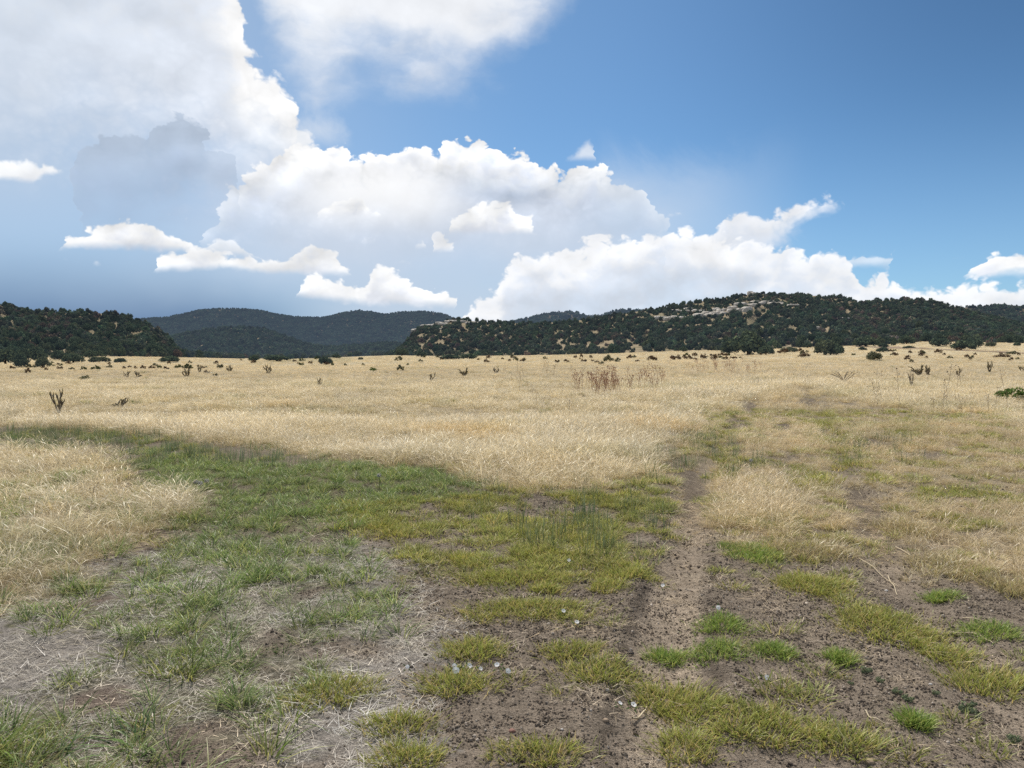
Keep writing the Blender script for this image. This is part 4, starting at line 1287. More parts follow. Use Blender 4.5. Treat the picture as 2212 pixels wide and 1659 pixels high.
def rock_ledge(px, py, w, h, label, hill='stony_hill', n=7, seed=0):
    r = np.random.default_rng(700 + seed)
    P = HILLS[hill].find(px, py); s = P[1] / F_
    o = MB()
    v0, f0 = ico(2)
    W = w * s; Hh = h * s * 1.5
    for i in range(n):
        u = (i + .5) / n - .5 + r.normal(0, .04)
        a = W / n * r.uniform(.7, 1.2)
        hh = Hh * r.uniform(.45, 1.0)
        p = np.sign(v0) * np.abs(v0) ** .55
        p = p * (1 + .18 * fbm(v0[:, :1] * 1.7 + i * 3, v0[:, 1:2] * 1.7 + v0[:, 2:3], 3, seed))
        p = p * np.array([a, a * r.uniform(.9, 1.6) + 1, hh * .5])
        q = HILLS[hill].find(px + u * w, py + r.normal(0, h * .22))
        o.add(p + (q - P) + np.array([0, 0, hh * .12]), f0)
    ob = link('rock_ledge', o.mesh('rock_ledge', False), M_ROCK)
    ob.location = P
    tag(ob, label, 'rock ledge', 'pale ledges on the stony hill')


LEDGES = [(1447, 690, 62, 9, 'pale flat rock ledge lowest on the summit slope of the stony hill'), (1535, 682, 66, 9, 'long pale sandstone ledge below the middle of the summit slope'),
          (1580, 672, 70, 10, 'widest pale ledge in the centre of the summit slope'), (1612, 662, 48, 8, 'broken pale ledge above the widest one'),
          (1655, 657, 56, 7, 'thin pale ledge furthest along the summit slope'), (1700, 660, 30, 6, 'short ledge among trees past the thin pale one'), (1622, 637, 12, 12, 'small rock knob on the summit of the stony hill'),
          (1500, 672, 36, 7, 'short pale outcrop between the lowest ledge and the widest ledge'),
          (912, 704, 40, 7, 'pale rimrock block at the tip of the low spur'), (945, 701, 36, 6, 'pale rimrock in the middle of the low spur rim'), (985, 697, 44, 6, 'long pale rimrock under the trees of the low spur'),
          (1020, 700, 24, 5, 'short rimrock ending the low spur rim'), (960, 711, 20, 5, 'small pale outcrop just under the low spur rim'), (1470, 675, 30, 6, 'pale boulder pile above the lowest ledge'),
          (1760, 712, 26, 5, 'small tan outcrop among trees halfway down the stony hill'), (1825, 690, 24, 5, 'tan outcrop near the saddle with the round hill')]
for i, (a, b, c, d, lab) in enumerate(LEDGES): rock_ledge(a, b, c, d, lab, 'stony_hill', max(3, int(c / 8)), i)

# ------------------------------------------------------------------ meadow shrubs and cacti
SHRUBM = [crown_mesh('shrub_leaves', gt, 14, 45, .17, low=.06, open_=.7, spread=.75) for _ in range(5)]
SHR = {}


def shrub(px, py, w, h, k, label, group=None, name='meadow_shrub', cat='shrub'):
    P = ground_point(px, py); s = P[1] / F_
    i = int(gt.integers(len(SHRUBM))); m = (M_TWIG, M_GREY, M_SHRUB, M_BRIGHT)[k]
    key = (i, m.name)
    if key not in SHR:
        me = SHRUBM[i].copy(); me.materials.clear(); me.materials.append(m); SHR[key] = me
    o = link(name, SHR[key]); o.location = P - np.array([0, 0, .03]); o.rotation_euler = (0, 0, gt.random() * 6.28)
    o.scale = (w * s * .55, w * s * .55, (h + 3) * s * 1.05)
    tag(o, label, cat, group)
    return o


M_CHOLLA = simple_mat('cholla_skin', (.15, .125, .09), nscale=22, namp=.45, bump=.5, bscale=60)
M_FRUIT = simple_mat('cholla_fruit', (.25, .20, .07), nscale=14)


def cholla_mesh(rng, arms, spread, dens=1.0, low=.3):
    mb = MB(); tips = []

    def limb(p, d, L, r, depth):
        pts = [p]; dd = d / np.linalg.norm(d)
        n = 5
        for i in range(n):
            dd = dd + rng.normal(0, .14, 3) + np.array([0, 0, .05]); dd /= np.linalg.norm(dd)
            pts.append(pts[-1] + dd * L / n)
        pts = np.array(pts)
        tt = np.linspace(0, 1, 13)
        q = np.stack([np.interp(tt, np.linspace(0, 1, n + 1), pts[:, c]) for c in range(3)], -1)
        rad = r * (1 - .25 * tt) * (1 + .16 * np.sin(tt * 24))
        mb.tube(q, rad, 7)
        # spines: short bristles in ranks
        for a in range(int(14 * dens)):
            u = rng.random(); c = np.array([np.interp(u, tt, q[:, k]) for k in range(3)])
            e = rng.normal(0, 1, 3); e -= e.dot(dd) * dd; e /= np.linalg.norm(e) + 1e-9
            mb.tube(np.array([c, c + e * r * 2.1]), [r * .16, r * .03], 3)
        if depth > 0:
            for i in range(int(rng.integers(2, 4))):
                u = rng.uniform(.45, 1.0); c = np.array([np.interp(u, tt, q[:, k]) for k in range(3)])
                e = dd * .55 + rng.normal(0, .65, 3) + np.array([0, 0, .35])
                limb(c, e, L * rng.uniform(.45, .75), r * .82, depth - 1)
        else:
            tips.append(q[-1])
    for i in range(arms):
        a = i / arms * 6.28 + rng.normal(0, .35)
        limb(np.array([.03 * math.cos(a), .03 * math.sin(a), -.03]), np.array([spread * math.cos(a), spread * math.sin(a), 1.]), rng.uniform(.38, .55), .046, 2)
    V = np.concatenate(mb.v); zt = V[:, 2].max(); xr = np.abs(V[:, :2]).max()
    for i in range(len(mb.v)): mb.v[i] = mb.v[i] / np.array([xr, xr, zt])
    me = mb.mesh('cholla_stem'); me.materials.append(M_CHOLLA)
    fb = MB(); v0, f0 = ico(1)
    for t in tips: fb.add(v0 * .045 * np.array([1, 1, 1.2]) + t / np.array([xr, xr, zt]), f0)
    fm = fb.mesh('cholla_fruit'); fm.materials.append(M_FRUIT)
    return me, fm


CHOL = [cholla_mesh(np.random.default_rng(80 + i), *a) for i, a in enumerate([(3, .35), (4, 1.1), (5, .7), (4, .9), (6, .8)])]


def cholla(px, py, w, h, i, label, rz=0., group=None):
    P = np.array(hit(px, py)); s = P[1] / F_
    st, fr = CHOL[i]
    o = link('cholla_cactus', None); o.location = P - np.array([0, 0, .02]); o.rotation_euler = (0, 0, rz)
    link('stem', st, None, o); link('fruit', fr, None, o)
    hh = (h + (12 if h > 30 else 5)) * s * 1.05
    o.scale = (w * s * .56, w * s * .56, hh)
    tag(o, label, 'cactus', group or 'cholla cacti in the straw grass')


cholla(127, 892, 32, 40, 0, 'tall cholla cactus with a bare leaning trunk near the left edge of the meadow', 1.0)
cholla(261, 879, 30, 16, 1, 'low spreading cholla beside the tall leaning one', .4)
cholla(275, 815, 15, 9, 3, 'small grey cholla behind the low spreading one', 2)
cholla(298, 815, 16, 9, 1, 'small cholla pair half hidden in straw grass', 3)
cholla(404, 813, 23, 14, 4, 'bushy cholla with upright arms among the shrub cluster', .2)
cholla(431, 804, 17, 11, 2, 'round cholla just behind the bushy one', 1.2)
cholla(496, 803, 16, 10, 4, 'compact cholla alone past the shrub cluster', 2.2)
cholla(580, 807, 20, 14, 2, 'dark upright cholla in the open below the middle hill', 2.9)
cholla(691, 834, 14, 14, 3, 'thin sparse cholla with a green tip in bare straw', .9)
cholla(931, 824, 20, 14, 0, 'cholla with a few crooked arms in the middle of the meadow', 2.0)
cholla(1003, 813, 23, 14, 4, 'dense dark cholla next to the crooked one', .7)
cholla(1071, 806, 15, 8, 1, 'small flat cholla past the dense dark one', 1.7)
cholla(1984, 810, 30, 17, 4, 'broad brown cholla in the grass right of the tracks', .3)
cholla(2005, 810, 18, 16, 2, 'brown cholla touching the broad one', 1.3)
cholla(2070, 812, 17, 14, 0, 'ragged brown cholla with thin drooping arms', 2.3)
cholla(2137, 804, 20, 19, 2, 'green tipped upright cholla near the right edge of the meadow', .1)
cholla(2207, 802, 15, 7, 1, 'low dark cholla at the far right edge', 1.9)

S = [
    (185, 820, 26, 8, 2, 'low green mound shrub in front of the near hill'), (60, 806, 14, 10, 0, 'grey brown round shrub below the near hill grove'), (100, 801, 9, 6, 0, 'tiny shrub beside the ragged juniper'),
    (129, 799, 14, 8, 0, 'first brown shrub in the row below the near hill'), (155, 799, 14, 5, 1, 'flat grey shrub in the row below the near hill'), (180, 799, 14, 7, 2, 'green round shrub in the row below the near hill'),
    (207, 799, 22, 8, 2, 'widest green shrub in the row below the near hill'), (268, 797, 9, 4, 0, None), (280, 795, 9, 4, 0, None), (309, 797, 15, 6, 0, 'brown shrub leading the cluster below the gap'), (328, 797, 16, 6, 0, 'second brown shrub of the cluster below the gap'),
    (345, 796, 12, 6, 2, 'small green shrub of the cluster below the gap'), (387, 796, 20, 8, 2, 'green shrub before the bushy cholla'), (407, 797, 22, 9, 2, 'broad green shrub directly behind the bushy cholla'), (446, 807, 13, 6, 0, 'small brown shrub near the round cholla'),
    (466, 812, 14, 4, 1, 'flat grey shrub near the compact cholla'), (475, 796, 15, 10, 1, 'upright grey shrub behind the compact cholla'), (359, 855, 12, 5, 1, 'pale grey green herb mound in open straw'),
    (805, 802, 20, 7, 3, 'bright green low mound in the middle of the plain'), (865, 801, 20, 11, 1, 'grey twiggy shrub past the bright green mound'), (861, 780, 22, 8, 1, 'grey green shrub at the plain edge'),
    (1313, 782, 22, 14, 1, 'tall grey shrub in the far grass'), (1299, 787, 13, 5, 1, 'small grey shrub in front of the tall grey one'), (1256, 773, 9, 7, 0, 'upright dark shrub alone below the stony hill'),
    (1360, 776, 14, 8, 0, 'brown shrub below the stony hill'), (1408, 780, 28, 10, 0, 'widest brown shrub below the stony hill'), (1459, 777, 26, 10, 0, 'wide brown shrub nearer the thicket'), (1487, 776, 22, 7, 0, 'flat brown shrub next to the wide one'),
    (1519, 776, 14, 12, 0, 'upright brown shrub close to the thicket'), (1543, 778, 18, 11, 0, 'reddish round shrub below the widest thicket'), (1561, 770, 24, 8, 0, 'brown brush against the thicket foot'), (1737, 772, 26, 10, 0, 'red brown branching shrub in the tall grass between the tracks'),
    (1694, 764, 30, 9, 0, 'brown brush pile between the two big junipers'), (2164, 773, 34, 9, 0, 'wide grey brown brush below the dirt road'), (2187, 766, 28, 6, 1, 'flat grey brush just below the dirt road'), (2088, 773, 12, 5, 0, 'small brown shrub in front of the dirt road'),
    (1937, 770, 12, 6, 0, 'brown shrub below the flat roadside juniper'), (1966, 763, 9, 5, 0, None), (1990, 764, 14, 6, 0, 'brown shrub along the dirt road'), (2027, 763, 20, 7, 0, 'larger brown shrub along the dirt road'),
    (2187, 862, 66, 28, 3, 'leafy green bush at the right edge of the meadow'),
]
for px, py, w, h, k, lab in S:
    shrub(px, py, w, h, k, lab or 'tiny brown shrub on the pale plain', 'shrubs dotted over the meadow')
r5 = np.random.default_rng(66)
for (x0, x1, y0, y1, n, where) in [(20, 480, 783, 800, 24, 'on the plain below the near hill'), (520, 900, 775, 792, 20, 'on the plain below the far ridge'), (900, 1420, 773, 784, 30, 'on the plain below the low spur'), (1420, 1600, 768, 778, 16, 'by the thicket below the stony hill'),
                            (1900, 2210, 757, 785, 22, 'around the dirt road'), (1640, 1860, 757, 768, 10, 'at the end of the wheel tracks')]:
    for i in range(n):
        px = r5.uniform(x0, x1); py = r5.uniform(max(y0, foot_T(px) + 2), y1)
        w = r5.uniform(6, 15); k = int(r5.choice([0, 0, 0, 1, 2]))
        shrub(px, py, w, w * r5.uniform(.3, .5), k, ('small brown', 'small grey', 'small green')[k] + ' shrub ' + where, 'small shrubs ' + where)

# fallen and dead branches
M_DEAD = simple_mat('dead_wood', (.19, .15, .115), nscale=12, namp=.35)


def dead_branch(px, py, w, h, label, seed, flat=True):
    r = np.random.default_rng(seed); P = np.array(hit(px, py)); s = P[1] / F_
    mb = MB(); W = w * s; Hh = h * s * 1.5 + .08
    for i in range(7 if flat else 5):
        a = (i + .5) / 7 * 2 - 1 + r.normal(0, .1) if flat else r.normal(0, .35)
        t = np.linspace(0, 1, 7)
        top = np.array([a * W * .5, r.normal(0, .15), Hh * r.uniform(.6, 1.)])
        pts = t[:, None] * top + np.stack([np.sin(t * 5 + i) * .03, np.cos(t * 4 + i) * .03, .1 * Hh * np.sin(t * math.pi)], -1)
        mb.tube(pts, np.linspace(.022, .008, 7), 5)
        for k in range(3):
            c = pts[2 + k + 1]; e = np.array([np.sign(a) * .2 + r.normal(0, .15), r.normal(0, .15), r.uniform(.03, .2)]) * W * .35
            mb.tube(np.array([c, c + e * .5 + [0, 0, .02], c + e]), [.012, .009, .004], 4)
    o = link('dead_branch', mb.mesh('dead_branch'), M_DEAD); o.location = P
    tag(o, label, 'dead branch')


dead_branch(1824, 826, 68, 16, 'wide grey dead branch lying in the grass right of the tracks', 1)
dead_branch(1970, 836, 26, 22, 'small forked dead branch standing below the broad brown cholla', 2, False)

# ------------------------------------------------------------------ dried flower stalks
M_STALK = simple_mat('stalk_brown', (.20, .135, .085), nscale=30, namp=.3)
M_STALKR = simple_mat('stalk_russet', (.30, .135, .075), nscale=30, namp=.3)
M_HEAD = simple_mat('seed_head', (.10, .062, .042), nscale=40, namp=.4)
M_HEADR = simple_mat('seed_head_russet', (.26, .12, .075), nscale=40, namp=.4)


def stalk_meshes(seed, branches, ms, mh):
    r = np.random.default_rng(seed); mb = MB(); hb = MB()
    v0, f0 = ico(1)
    t = np.linspace(0, 1, 6)
    ax = r.normal(0, .08, 2)
    main = np.stack([ax[0] * t ** 2, ax[1] * t ** 2, t], -1)
    mb.tube(main, np.linspace(.008, .0045, 6), 5)
    ends = [main[-1]]
    for b in range(branches):
        u = r.uniform(.4, .85); c = np.array([np.interp(u, t, main[:, k]) for k in range(3)]); a = r.random() * 6.28
        e = np.array([math.cos(a) * .16, math.sin(a) * .16, r.uniform(.12, .26)])
        mb.tube(np.array([c, c + e * [.6, .6, .4], c + e]), [.005, .0045, .0035], 4); ends.append(c + e)
    for e in ends: hb.add(v0 * np.array([.024, .024, .017]) * r.uniform(.8, 1.3) + e, f0)
    a = mb.mesh('stalk_stem'); a.materials.append(ms); b = hb.mesh('stalk_heads'); b.materials.append(mh)
    return a, b


STK = [stalk_meshes(200 + i, 2 + i % 4, M_STALK, M_HEAD) for i in range(5)]
STR_ = [stalk_meshes(230 + i, 4 + i % 4, M_STALKR, M_HEADR) for i in range(5)]


def stalk(px, py, h, protos, label, group, rng):
    P = np.array(hit(px, py)); s = P[1] / F_; L = max(h * s, .3)
    a, b = protos[int(rng.integers(5))]
    o = link('dried_sunflower', None); o.location = P
    link('stem', a, None, o); link('seed_head', b, None, o)
    thick = np.clip(P[1] / 22, .8, 2.0)
    o.scale = (L * .9 * thick ** .5, L * .9 * thick ** .5, L); o.rotation_euler = (rng.normal(0, .1), rng.normal(0, .1), rng.random() * 6.28)
    tag(o, label, 'dried flower', group)


r6 = np.random.default_rng(77)
for i in range(85):
    u = r6.normal(0, 1); px = 1300 + 30 * u; py = 846 + 8 * r6.normal() - 2 * abs(u)
    stalk(px, np.clip(py, 828, 866), r6.uniform(20, 40), STR_, 'red brown dried flower stalk crowded in the russet patch left of the tracks', 'dried stalks of the russet patch', r6)
for i in range(60):
    px = 1560 + 48 * r6.normal(); py = np.clip(800 + 6 * r6.normal(), 787, 815)
    stalk(px, py, r6.uniform(10, 22), STR_, 'russet dried stalk in the low red band before the widest thicket', 'dried stalks of the low red band', r6)
for i in range(26):
    px = r6.uniform(1340, 1440); py = r6.uniform(818, 850)
    stalk(px, py, r6.uniform(22, 40), STR_, 'thin russet stalk between the russet patch and the tracks', 'thin stalks beside the russet patch', r6)
for px, py, h, lab in [(1940, 852, 56, 'tallest dried stalk with a nodding dark head beside the forked dead branch'), (404, 909, 30, 'single tall dried stalk in the straw below the shrub cluster'), (559, 899, 28, 'dried stalk standing alone in the straw left of centre'), (1070, 916, 36, 'reddish single stalk in the straw near the meadow centre'),
                       (1170, 890, 36, 'dried stalk with two heads left of the russet patch'), (1160, 872, 30, 'slim stalk just behind the two headed one'), (578, 850, 14, 'short twiggy stalk in open straw'), (700, 844, 14, 'short stalk with dark heads below the thin sparse cholla'),
                       (1230, 905, 40, 'leaning dried stalk below the russet patch'), (2017, 900, 40, 'dried stalk above the green weeds right of the tracks'), (2150, 880, 44, 'tall stalk by the leafy green bush'), (197, 1108, 40, 'dark straight stalk in the straw stand at the left'),
                       (1575, 868, 34, 'slender dried stalk beside the left track'), (1640, 840, 26, 'dried stalk on the grassy strip between the tracks')]:
    stalk(px, py, h, STK, lab, 'single dried flower stalks', r6)
for i in range(28):
    px = r6.uniform(1860, 2212); py = r6.uniform(812, 915)
    stalk(px, py, r6.uniform(22, 46), STK, 'thin dried flower stalk with small dark heads in the straw right of the tracks', 'thin dried stalks right of the tracks', r6)
for i in range(24):
    px = r6.uniform(1080, 1260); py = r6.uniform(800, 862)
    stalk(px, py, r6.uniform(14, 30), STK, 'thin dried stalk in the straw between the chollas and the russet patch', 'thin dried stalks left of the russet patch', r6)

# ------------------------------------------------------------------ clumps of mat grass on the bare soil
M_MAT = grass_mat('mat_blade', (.385, .41, .088), (.11, .115, .036), (.44, .34, .13), gloss=.02, trans=.38, inst=False)
M_MATG = grass_mat('mat_blade_green', (.24, .34, .066), (.13, .17, .045), (.34, .34, .10), gloss=.02, trans=.40, inst=False)
M_MATD = grass_mat('mat_blade_straw', (.52, .40, .22), (.22, .19, .08), (.40, .36, .15), trans=.38, inst=False)


def grass_clump(px, py, w, h, mat, label, hgt=(.035, .08), seed=0, dens=4200):
    r = np.random.default_rng(900 + seed)
    P = np.array(hit(px, py)); s = P[1] / F_
    a = w * s * .53; b = 1.08 * max(h * P[1] ** 2 / (F_ * EYE) * .5, .05)
    n = int(np.clip(math.pi * a * b * dens, 600, 16000))
    x = r.uniform(-1.4, 1.4, n * 3); y = r.uniform(-1.4, 1.4, n * 3)
    d = np.hypot(x, y) + .46 * fbm(x * 1.9 + seed * 3, y * 1.6, 4, seed) + .30 * fbm(x * 5 + seed, y * 5, 2, seed + 1)
    k = (d < 1.40) & (fbm(x * 4 + seed, y * 4, 3, seed + 7) > (-.40 if w < 160 else -.24))
    k &= r.random(len(k)) < sst(1.12, .62, d) + .05
    x, y, d = x[k][:n] * a, y[k][:n] * b, d[k][:n]
    m = len(x)
    v, f, hh, rr = blades(r, m, 1., hgt, .0046, (.08, .85), .28, 3, pos=(x, y), edge=np.clip(d, 0, 1))
    gl = gz(v[:, 0] + P[0], v[:, 1] + P[1]) - P[2]
    v[:, 2] += gl - .004 + .014 * np.repeat(np.clip(1 - d, 0, 1), 8)
    me = mesh_from('grass_clump', v, None, f, {'h': ('FLOAT', hh), 'r': ('FLOAT', rr), 'k': ('FLOAT', np.zeros(len(v)))})
    o = link('grass_clump', me, mat); o.location = P
    tag(o, label, 'grass clump', 'low grass clumps on the bare soil', 'thing')
    o['kind'] = 'thing'


CL = [
    (1128, 1253, 290, 32, 0, 'long ribbon of yellow green turf, longest of the parallel ribbons'), (1353, 1245, 140, 28, 0, 'turf ribbon touching the sandy wheel rut'), (1140, 1318, 290, 42, 0, 'long curved turf ribbon edged by dark gravel with a white bindweed at its tip'),
    (1022, 1411, 138, 52, 0, 'oval turf clump behind the cluster of white bindweed'), (1233, 1411, 134, 34, 0, 'narrow turf clump just above the widest central clump'), (1300, 1453, 182, 54, 0, 'widest central turf clump beside the rut'),
    (979, 1481, 145, 54, 0, 'turf clump with white bindweed flowers on its upper edge'), (1310, 1271, 82, 28, 0, 'small turf clump under the ribbon touching the rut'), (1441, 1429, 78, 28, 1, 'small greener clump inside the sandy rut'),
    (1441, 1516, 154, 62, 0, 'turf clump at the lower end of the rut'), (1165, 1634, 190, 56, 0, 'turf clump cut by the bottom edge on dark gravel'), (718, 1500, 200, 66, 0, 'turf clump ringed by grey thatch'), (857, 1572, 156, 56, 0, 'turf clump between grey thatch and dark gravel'),
    (880, 1640, 156, 60, 0, 'turf clump at the bottom edge below grey thatch'), (1183, 1277, 70, 16, 0, 'tiny turf tuft under the longest ribbon'), (1480, 1620, 120, 90, 0, 'turf clump at the bottom edge below the rut'),
    (1556, 1352, 118, 36, 1, 'green tinted clump beside a white stone right of the rut'), (1547, 1411, 126, 40, 1, 'clump joined to a darker weed below the white stone'), (1674, 1411, 84, 34, 1, 'dark green feathery weed clump on gravel'),
    (1756, 1264, 156, 52, 0, 'oval turf clump standing alone on gravel between the ruts'), (1923, 1352, 235, 78, 0, 'largest turf clump over the right rut'), (2041, 1420, 126, 44, 0, 'turf clump trailing from the largest one'),
    (2130, 1484, 176, 74, 0, 'turf clump at the right edge above the grey cushion plant'), (1815, 1427, 58, 26, 1, 'small green tuft below the largest clump'), (1493, 1543, 136, 60, 0, 'turf clump below the rut with pale tips'),
    (1640, 1572, 270, 92, 0, 'broad turf carpet at the bottom right of the gravel'), (1815, 1606, 180, 70, 0, 'turf carpet adjoining the broad one towards the corner'), (1978, 1566, 60, 34, 1, 'isolated green tuft on gravel near the corner'),
    (1629, 1199, 126, 38, 1, 'green skirted clump under the tall straw stand between the ruts'), (1755, 1196, 170, 40, 2, 'straw coloured clump between the ruts'), (2046, 1226, 160, 52, 2, 'straw and green clump on the right shoulder'), (1946, 1140, 100, 40, 2, 'straw clump with dark shadow below right rut bend'),
    (2190, 1278, 110, 46, 2, 'straw and green clump against the right edge'), (2030, 1294, 60, 22, 1, 'small dark green tuft under the right shoulder'), (2140, 1370, 120, 40, 1, 'dark green weed patch by the right edge'), (1640, 1128, 90, 30, 1, 'green tuft hidden at the foot of the straw stand'),
]
for i, (px, py, w, h, k, lab) in enumerate(CL):
    grass_clump(px, py, w, h, (M_MAT, M_MATG, M_MATD)[k], lab, (.030, .070) if k < 2 else (.06, .14), i, 9500 if k < 2 else 3600)

# small grey green rosettes
M_ROS = leaf_mat('rosette_leaf', (.17, .20, .12), 0, trans=.25)
ROS = [crown_mesh('rosette_leaves', gt, 9, 40, .22, low=.05, open_=.5, spread=.7) for _ in range(3)]
for me in ROS: me.materials.append(M_ROS)
for px, py, w, h, lab in [(2095, 1545, 56, 32, 'grey green cushion plant casting a dark shadow near the right corner'), (2188, 1607, 40, 24, 'grey green cushion plant in the bottom right corner'), (1869, 1457, 32, 20, 'leafy green weed on gravel below the largest clump'), (1796, 1460, 18, 12, 'little silvery rosette beside the small green tuft'),
                          (1900, 1475, 26, 14, 'silvery rosette next to the leafy weed'), (1935, 1500, 30, 16, 'low silvery weed above the isolated green tuft'), (1837, 1480, 18, 10, 'tiny dull rosette under the leafy weed'), (1960, 1515, 34, 18, 'ragged green weed above the isolated tuft'), (2020, 1502, 24, 12, 'silvery rosette between the isolated tuft and the trailing clump')]:
    P = np.array(hit(px, py)); s = P[1] / F_
    o = link('low_weed', ROS[int(gt.integers(3))]); o.location = P; o.scale = (w * s * .55, w * s * .55, h * s); o.rotation_euler = (0, 0, gt.random() * 6)
    tag(o, lab, 'weed')

# ------------------------------------------------------------------ bindweed flowers
def petal_mat():
    m, g, o = new_mat('bindweed_petal')
    h = g.attr('h', out='Fac')
    c = g.mix(g.ss(h, .0, .4), (.66, .55, .36), (.90, .88, .86))
    d = g.n('ShaderNodeBsdfDiffuse'); g.put(d.inputs[0], c)
    t = g.n('ShaderNodeBsdfTranslucent'); g.put(t.inputs[0], c)
    mx = g.n('ShaderNodeMixShader'); mx.inputs[0].default_value = .4
    g.nt.links.new(d.outputs[0], mx.inputs[1]); g.nt.links.new(t.outputs[0], mx.inputs[2]); g.nt.links.new(mx.outputs[0], o.inputs[0])
    return m


M_PETAL = petal_mat()
M_FSTEM = simple_mat('bindweed_leaf', (.09, .14, .04), nscale=40, trans=.3)


def flower_meshes():
    nr, na = 7, 30
    t = np.linspace(0, 1, nr); a = np.arange(na) / na * 2 * math.pi
    T, A = np.meshgrid(t, a, indexing='ij')
    rad = (.10 + .90 * T ** 1.5) * (1 + .06 * np.cos(5 * A) * T ** 2)
    z = .42 * T ** .6 + .05 * np.cos(5 * A) * T ** 3
    v = np.stack([rad * np.cos(A), rad * np.sin(A), z], -1).reshape(-1, 3)
    i, j = np.meshgrid(np.arange(nr - 1), np.arange(na), indexing='ij')
    q = np.stack([i * na + j, i * na + (j + 1) % na, (i + 1) * na + (j + 1) % na, (i + 1) * na + j], -1).reshape(-1, 4)
    pm = mesh_from('corolla', v * .0125, None, q, {'h': ('FLOAT', T.ravel())}); pm.materials.append(M_PETAL)
    mb = MB(); mb.tube(np.array([[0, 0, -.03], [.004, 0, -.015], [0, 0, .001]]), [.0012, .0012, .0020], 5)
    sm = mb.mesh('flower_stem'); sm.materials.append(M_FSTEM)
    lb = MB()
    for k in range(4):
        b = k * 1.6 + .4; c = np.array([math.cos(b), math.sin(b)]) * .022; u = np.array([math.cos(b), math.sin(b)]); w = np.array([-u[1], u[0]])
        p = [(-.008, .006), (.016, 0), (-.008, -.006), (-.003, 0)]
        lb.add([[*(c + u * x + w * y), -.022 + .004 * k] for x, y in p], [(0, 3, 1), (3, 2, 1)])
    lm = lb.mesh('flower_leaves'); lm.materials.append(M_FSTEM)
    return pm, sm, lm


FLM = flower_meshes()
FL = [(1229, 1217, 'white bindweed flower above the longest turf ribbon'), (1217, 1329, 'white bindweed flower at the tip of the curved turf ribbon'), (1246, 1353, 'white bindweed flower on gravel below the curved ribbon'), (1432, 1272, 'white bindweed flower at the edge of the sandy rut'),
      (981, 1451, 'upper white bindweed of the pair on the flowered turf clump'), (985, 1461, 'largest white bindweed, lower of the pair on the flowered clump'), (1014, 1450, 'small white bindweed right of the pair on the flowered clump'), (1038, 1457, 'half hidden bindweed at the end of the flowered clump'),
      (1074, 1448, 'white bindweed on gravel beside the flowered clump, the upper of two'), (1097, 1462, 'white bindweed on gravel beside the flowered clump, the lower of two'), (880, 1452, 'lone small bindweed near the grey thatch edge'), (1339, 1532, 'pale bindweed bud by the clump at the lower rut end'),
      (1368, 1536, 'pinkish bindweed beside the clump at the lower rut end'), (1551, 1322, 'flat white bindweed on gravel above the green tinted clump'), (1656, 1476, 'white bindweed alone on the gravel between the clumps')]
for i, (px, py, lab) in enumerate(FL):
    r = np.random.default_rng(i)
    P = np.array(hit(px, py + 4))
    o = link('bindweed_flower', None); o.location = P + np.array([0, 0, .034]); o.rotation_euler = (r.uniform(.35, .95), r.normal(0, .25), r.random() * .6)
    sc = 1.05 if i != 5 else 1.35
    if i in (7, 10, 11): sc = .8
    o.scale = (sc,) * 3
    link('corolla', FLM[0], None, o); link('stem', FLM[1], None, o); link('leaves', FLM[2], None, o)
    tag(o, lab, 'flower', 'white bindweed flowers on the soil')

# seed clocks
M_PUFF = simple_mat('seed_clock', (.62, .60, .54), nscale=30, trans=.4)
r7 = np.random.default_rng(5)
pb = MB()
for i in range(130):
    d = r7.normal(0, 1, 3); d /= np.linalg.norm(d)
    pb.tube(np.array([d * .004, d * .02]), [.0005, .0004], 3); pb.add(ico(0)[0] * .0028 + d * .02, ico(0)[1])
PUFF = pb.mesh('seed_ball'); PUFF.materials.append(M_PUFF)
sb = MB(); sb.tube(np.array([[0, 0, -.14], [.004, 0, -.07], [0, 0, 0]]), [.002, .0018, .0015], 5); PST = sb.mesh('puff_stem'); PST.materials.append(M_FSTEM)
for px, py, lab in [(423, 1051, 'first of three pale seed clocks in the green grass'), (433, 1054, 'middle and lowest of three pale seed clocks in the green grass'), (447, 1049, 'last of three pale seed clocks, nearest the open green'), (819, 1037, 'pale seed clock alone where green meets straw grass'), (1622, 1001, 'pale seed clock beside the left track')]:
    P = np.array(hit(px, py + 16)); o = link('dandelion_clock', None); o.location = P + np.array([0, 0, .14]); o.scale = (1.5,) * 3 if False else (1.3, 1.3, 1.1)
    link('seed_ball', PUFF, None, o); link('stem', PST, None, o)
    tag(o, lab, 'seed head', 'pale seed clocks')

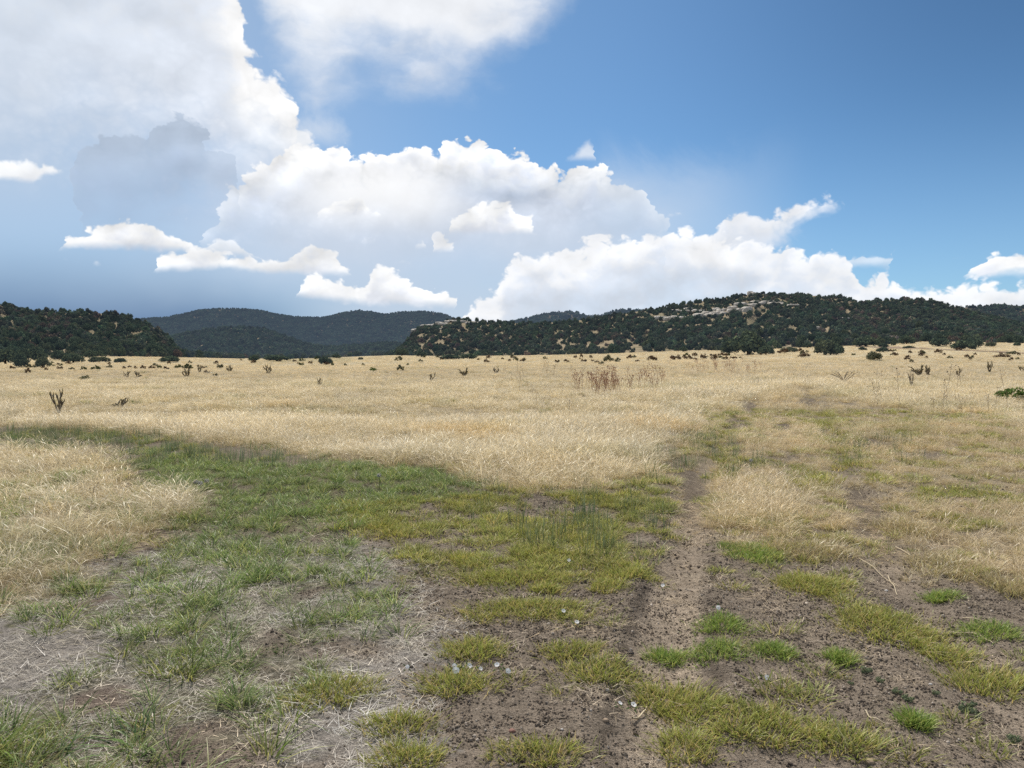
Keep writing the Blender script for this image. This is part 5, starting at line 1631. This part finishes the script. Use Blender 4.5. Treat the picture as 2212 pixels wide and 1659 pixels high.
# ------------------------------------------------------------------ pebbles and fallen stalks
M_PEB = simple_mat('pebble_pale', (.50, .46, .42), nscale=60, namp=.2); M_PEBT = simple_mat('pebble_tan', (.30, .22, .15), nscale=60, namp=.25); M_PEBD = simple_mat('clod_dark', (.06, .05, .045), nscale=50, namp=.3); M_PEBR = simple_mat('pebble_red', (.24, .13, .10), nscale=50, namp=.3)
for i, (px, py, w, m, lab) in enumerate([(1915, 1277, 8, M_PEB, 'white pebble on gravel above the largest turf clump'), (1309, 1559, 14, M_PEBT, 'tan pebble on the bare gravel at the lower centre'), (1106, 1582, 16, M_PEBR, 'reddish stone on the dark gravel above the bottom turf clump'), (1362, 1414, 16, M_PEBD, 'large dark clod at the edge of the rut'),
                                     (1214, 1577, 7, M_PEB, 'tiny white pebble on the dark gravel'), (1880, 1650, 22, M_PEBT, 'tan stone at the bottom edge near the corner'), (1975, 1112, 22, M_PEBD, 'dark clod beside the right rut'), (2010, 1480, 8, M_PEB, 'pale pebble by the silvery rosettes'), (1339, 1414, 9, M_PEBT, 'small tan pebble next to the large dark clod')]):
    r = np.random.default_rng(300 + i); v0, f0 = ico(2)
    v = v0 * (1 + .28 * fbm(v0[:, :1] * 1.6 + i, v0[:, 1:2] * 1.6 + v0[:, 2:3], 3, i)) * np.array([1, .8, .6])
    P = np.array(hit(px, py)); s = P[1] / F_
    o = link('pebble' if m is not M_PEBD else 'dirt_clod', mesh_from('pebble', v * w * s * .5, f0, None, None, True), m); o.location = P + np.array([0, 0, w * s * .12])
    tag(o, lab, 'stone' if m is not M_PEBD else 'clod')

M_STRAW = simple_mat('fallen_straw', (.56, .46, .31), nscale=40, namp=.25)
for i, (x0, y0, x1, y1, lab) in enumerate([(1855, 1208, 1940, 1272, 'long pale straw stalk fallen across the right rut'), (1935, 1186, 1996, 1246, 'pale straw stalk lying on the right shoulder'), (1918, 1250, 1938, 1290, 'short forked straw on gravel by the white pebble'), (2055, 1370, 2145, 1398, 'straw stalk below the right shoulder'),
                                       (1726, 1352, 1736, 1338, 'short white straw on gravel between the ruts'), (1366, 1562, 1396, 1532, 'thick straw piece by the clump at the lower rut end'), (20, 1310, 84, 1262, 'broken pale stalk under the left straw stand'), (330, 1258, 420, 1226, 'grey stalk lying across the thatch'), (1870, 1545, 1920, 1570, 'thin straw below the silvery rosettes'),
                                       (1320, 1490, 1350, 1480, 'pale straw piece under the widest central clump'), (2080, 1340, 2200, 1362, 'long straw stalk by the right edge'), (1540, 1540, 1590, 1532, 'straw across the turf at the lower rut end'), (0, 1335, 40, 1290, 'pale stalk propped at the left edge'), (1980, 1215, 2050, 1262, 'bent straw stalk crossing the right shoulder')]):
    A = np.array(hit(x0, y0)); B_ = np.array(hit(x1, y1)); t = np.linspace(0, 1, 9)[:, None]
    r = np.random.default_rng(i); side = np.array([-(B_ - A)[1], (B_ - A)[0], 0]) * .1 * r.normal()
    pts = A + (B_ - A) * t + side * np.sin(t * math.pi)
    pts[:, 2] = gz(pts[:, 0], pts[:, 1]) + .008 + .012 * np.sin(t[:, 0] * 5 + i) ** 2
    mb = MB(); mb.tube(pts - A, np.linspace(.0036, .0018, 9) * (1.5 if i == 5 else 1), 5)
    o = link('straw_stalk', mb.mesh('straw_stalk'), M_STRAW); o.location = A
    tag(o, lab, 'straw')
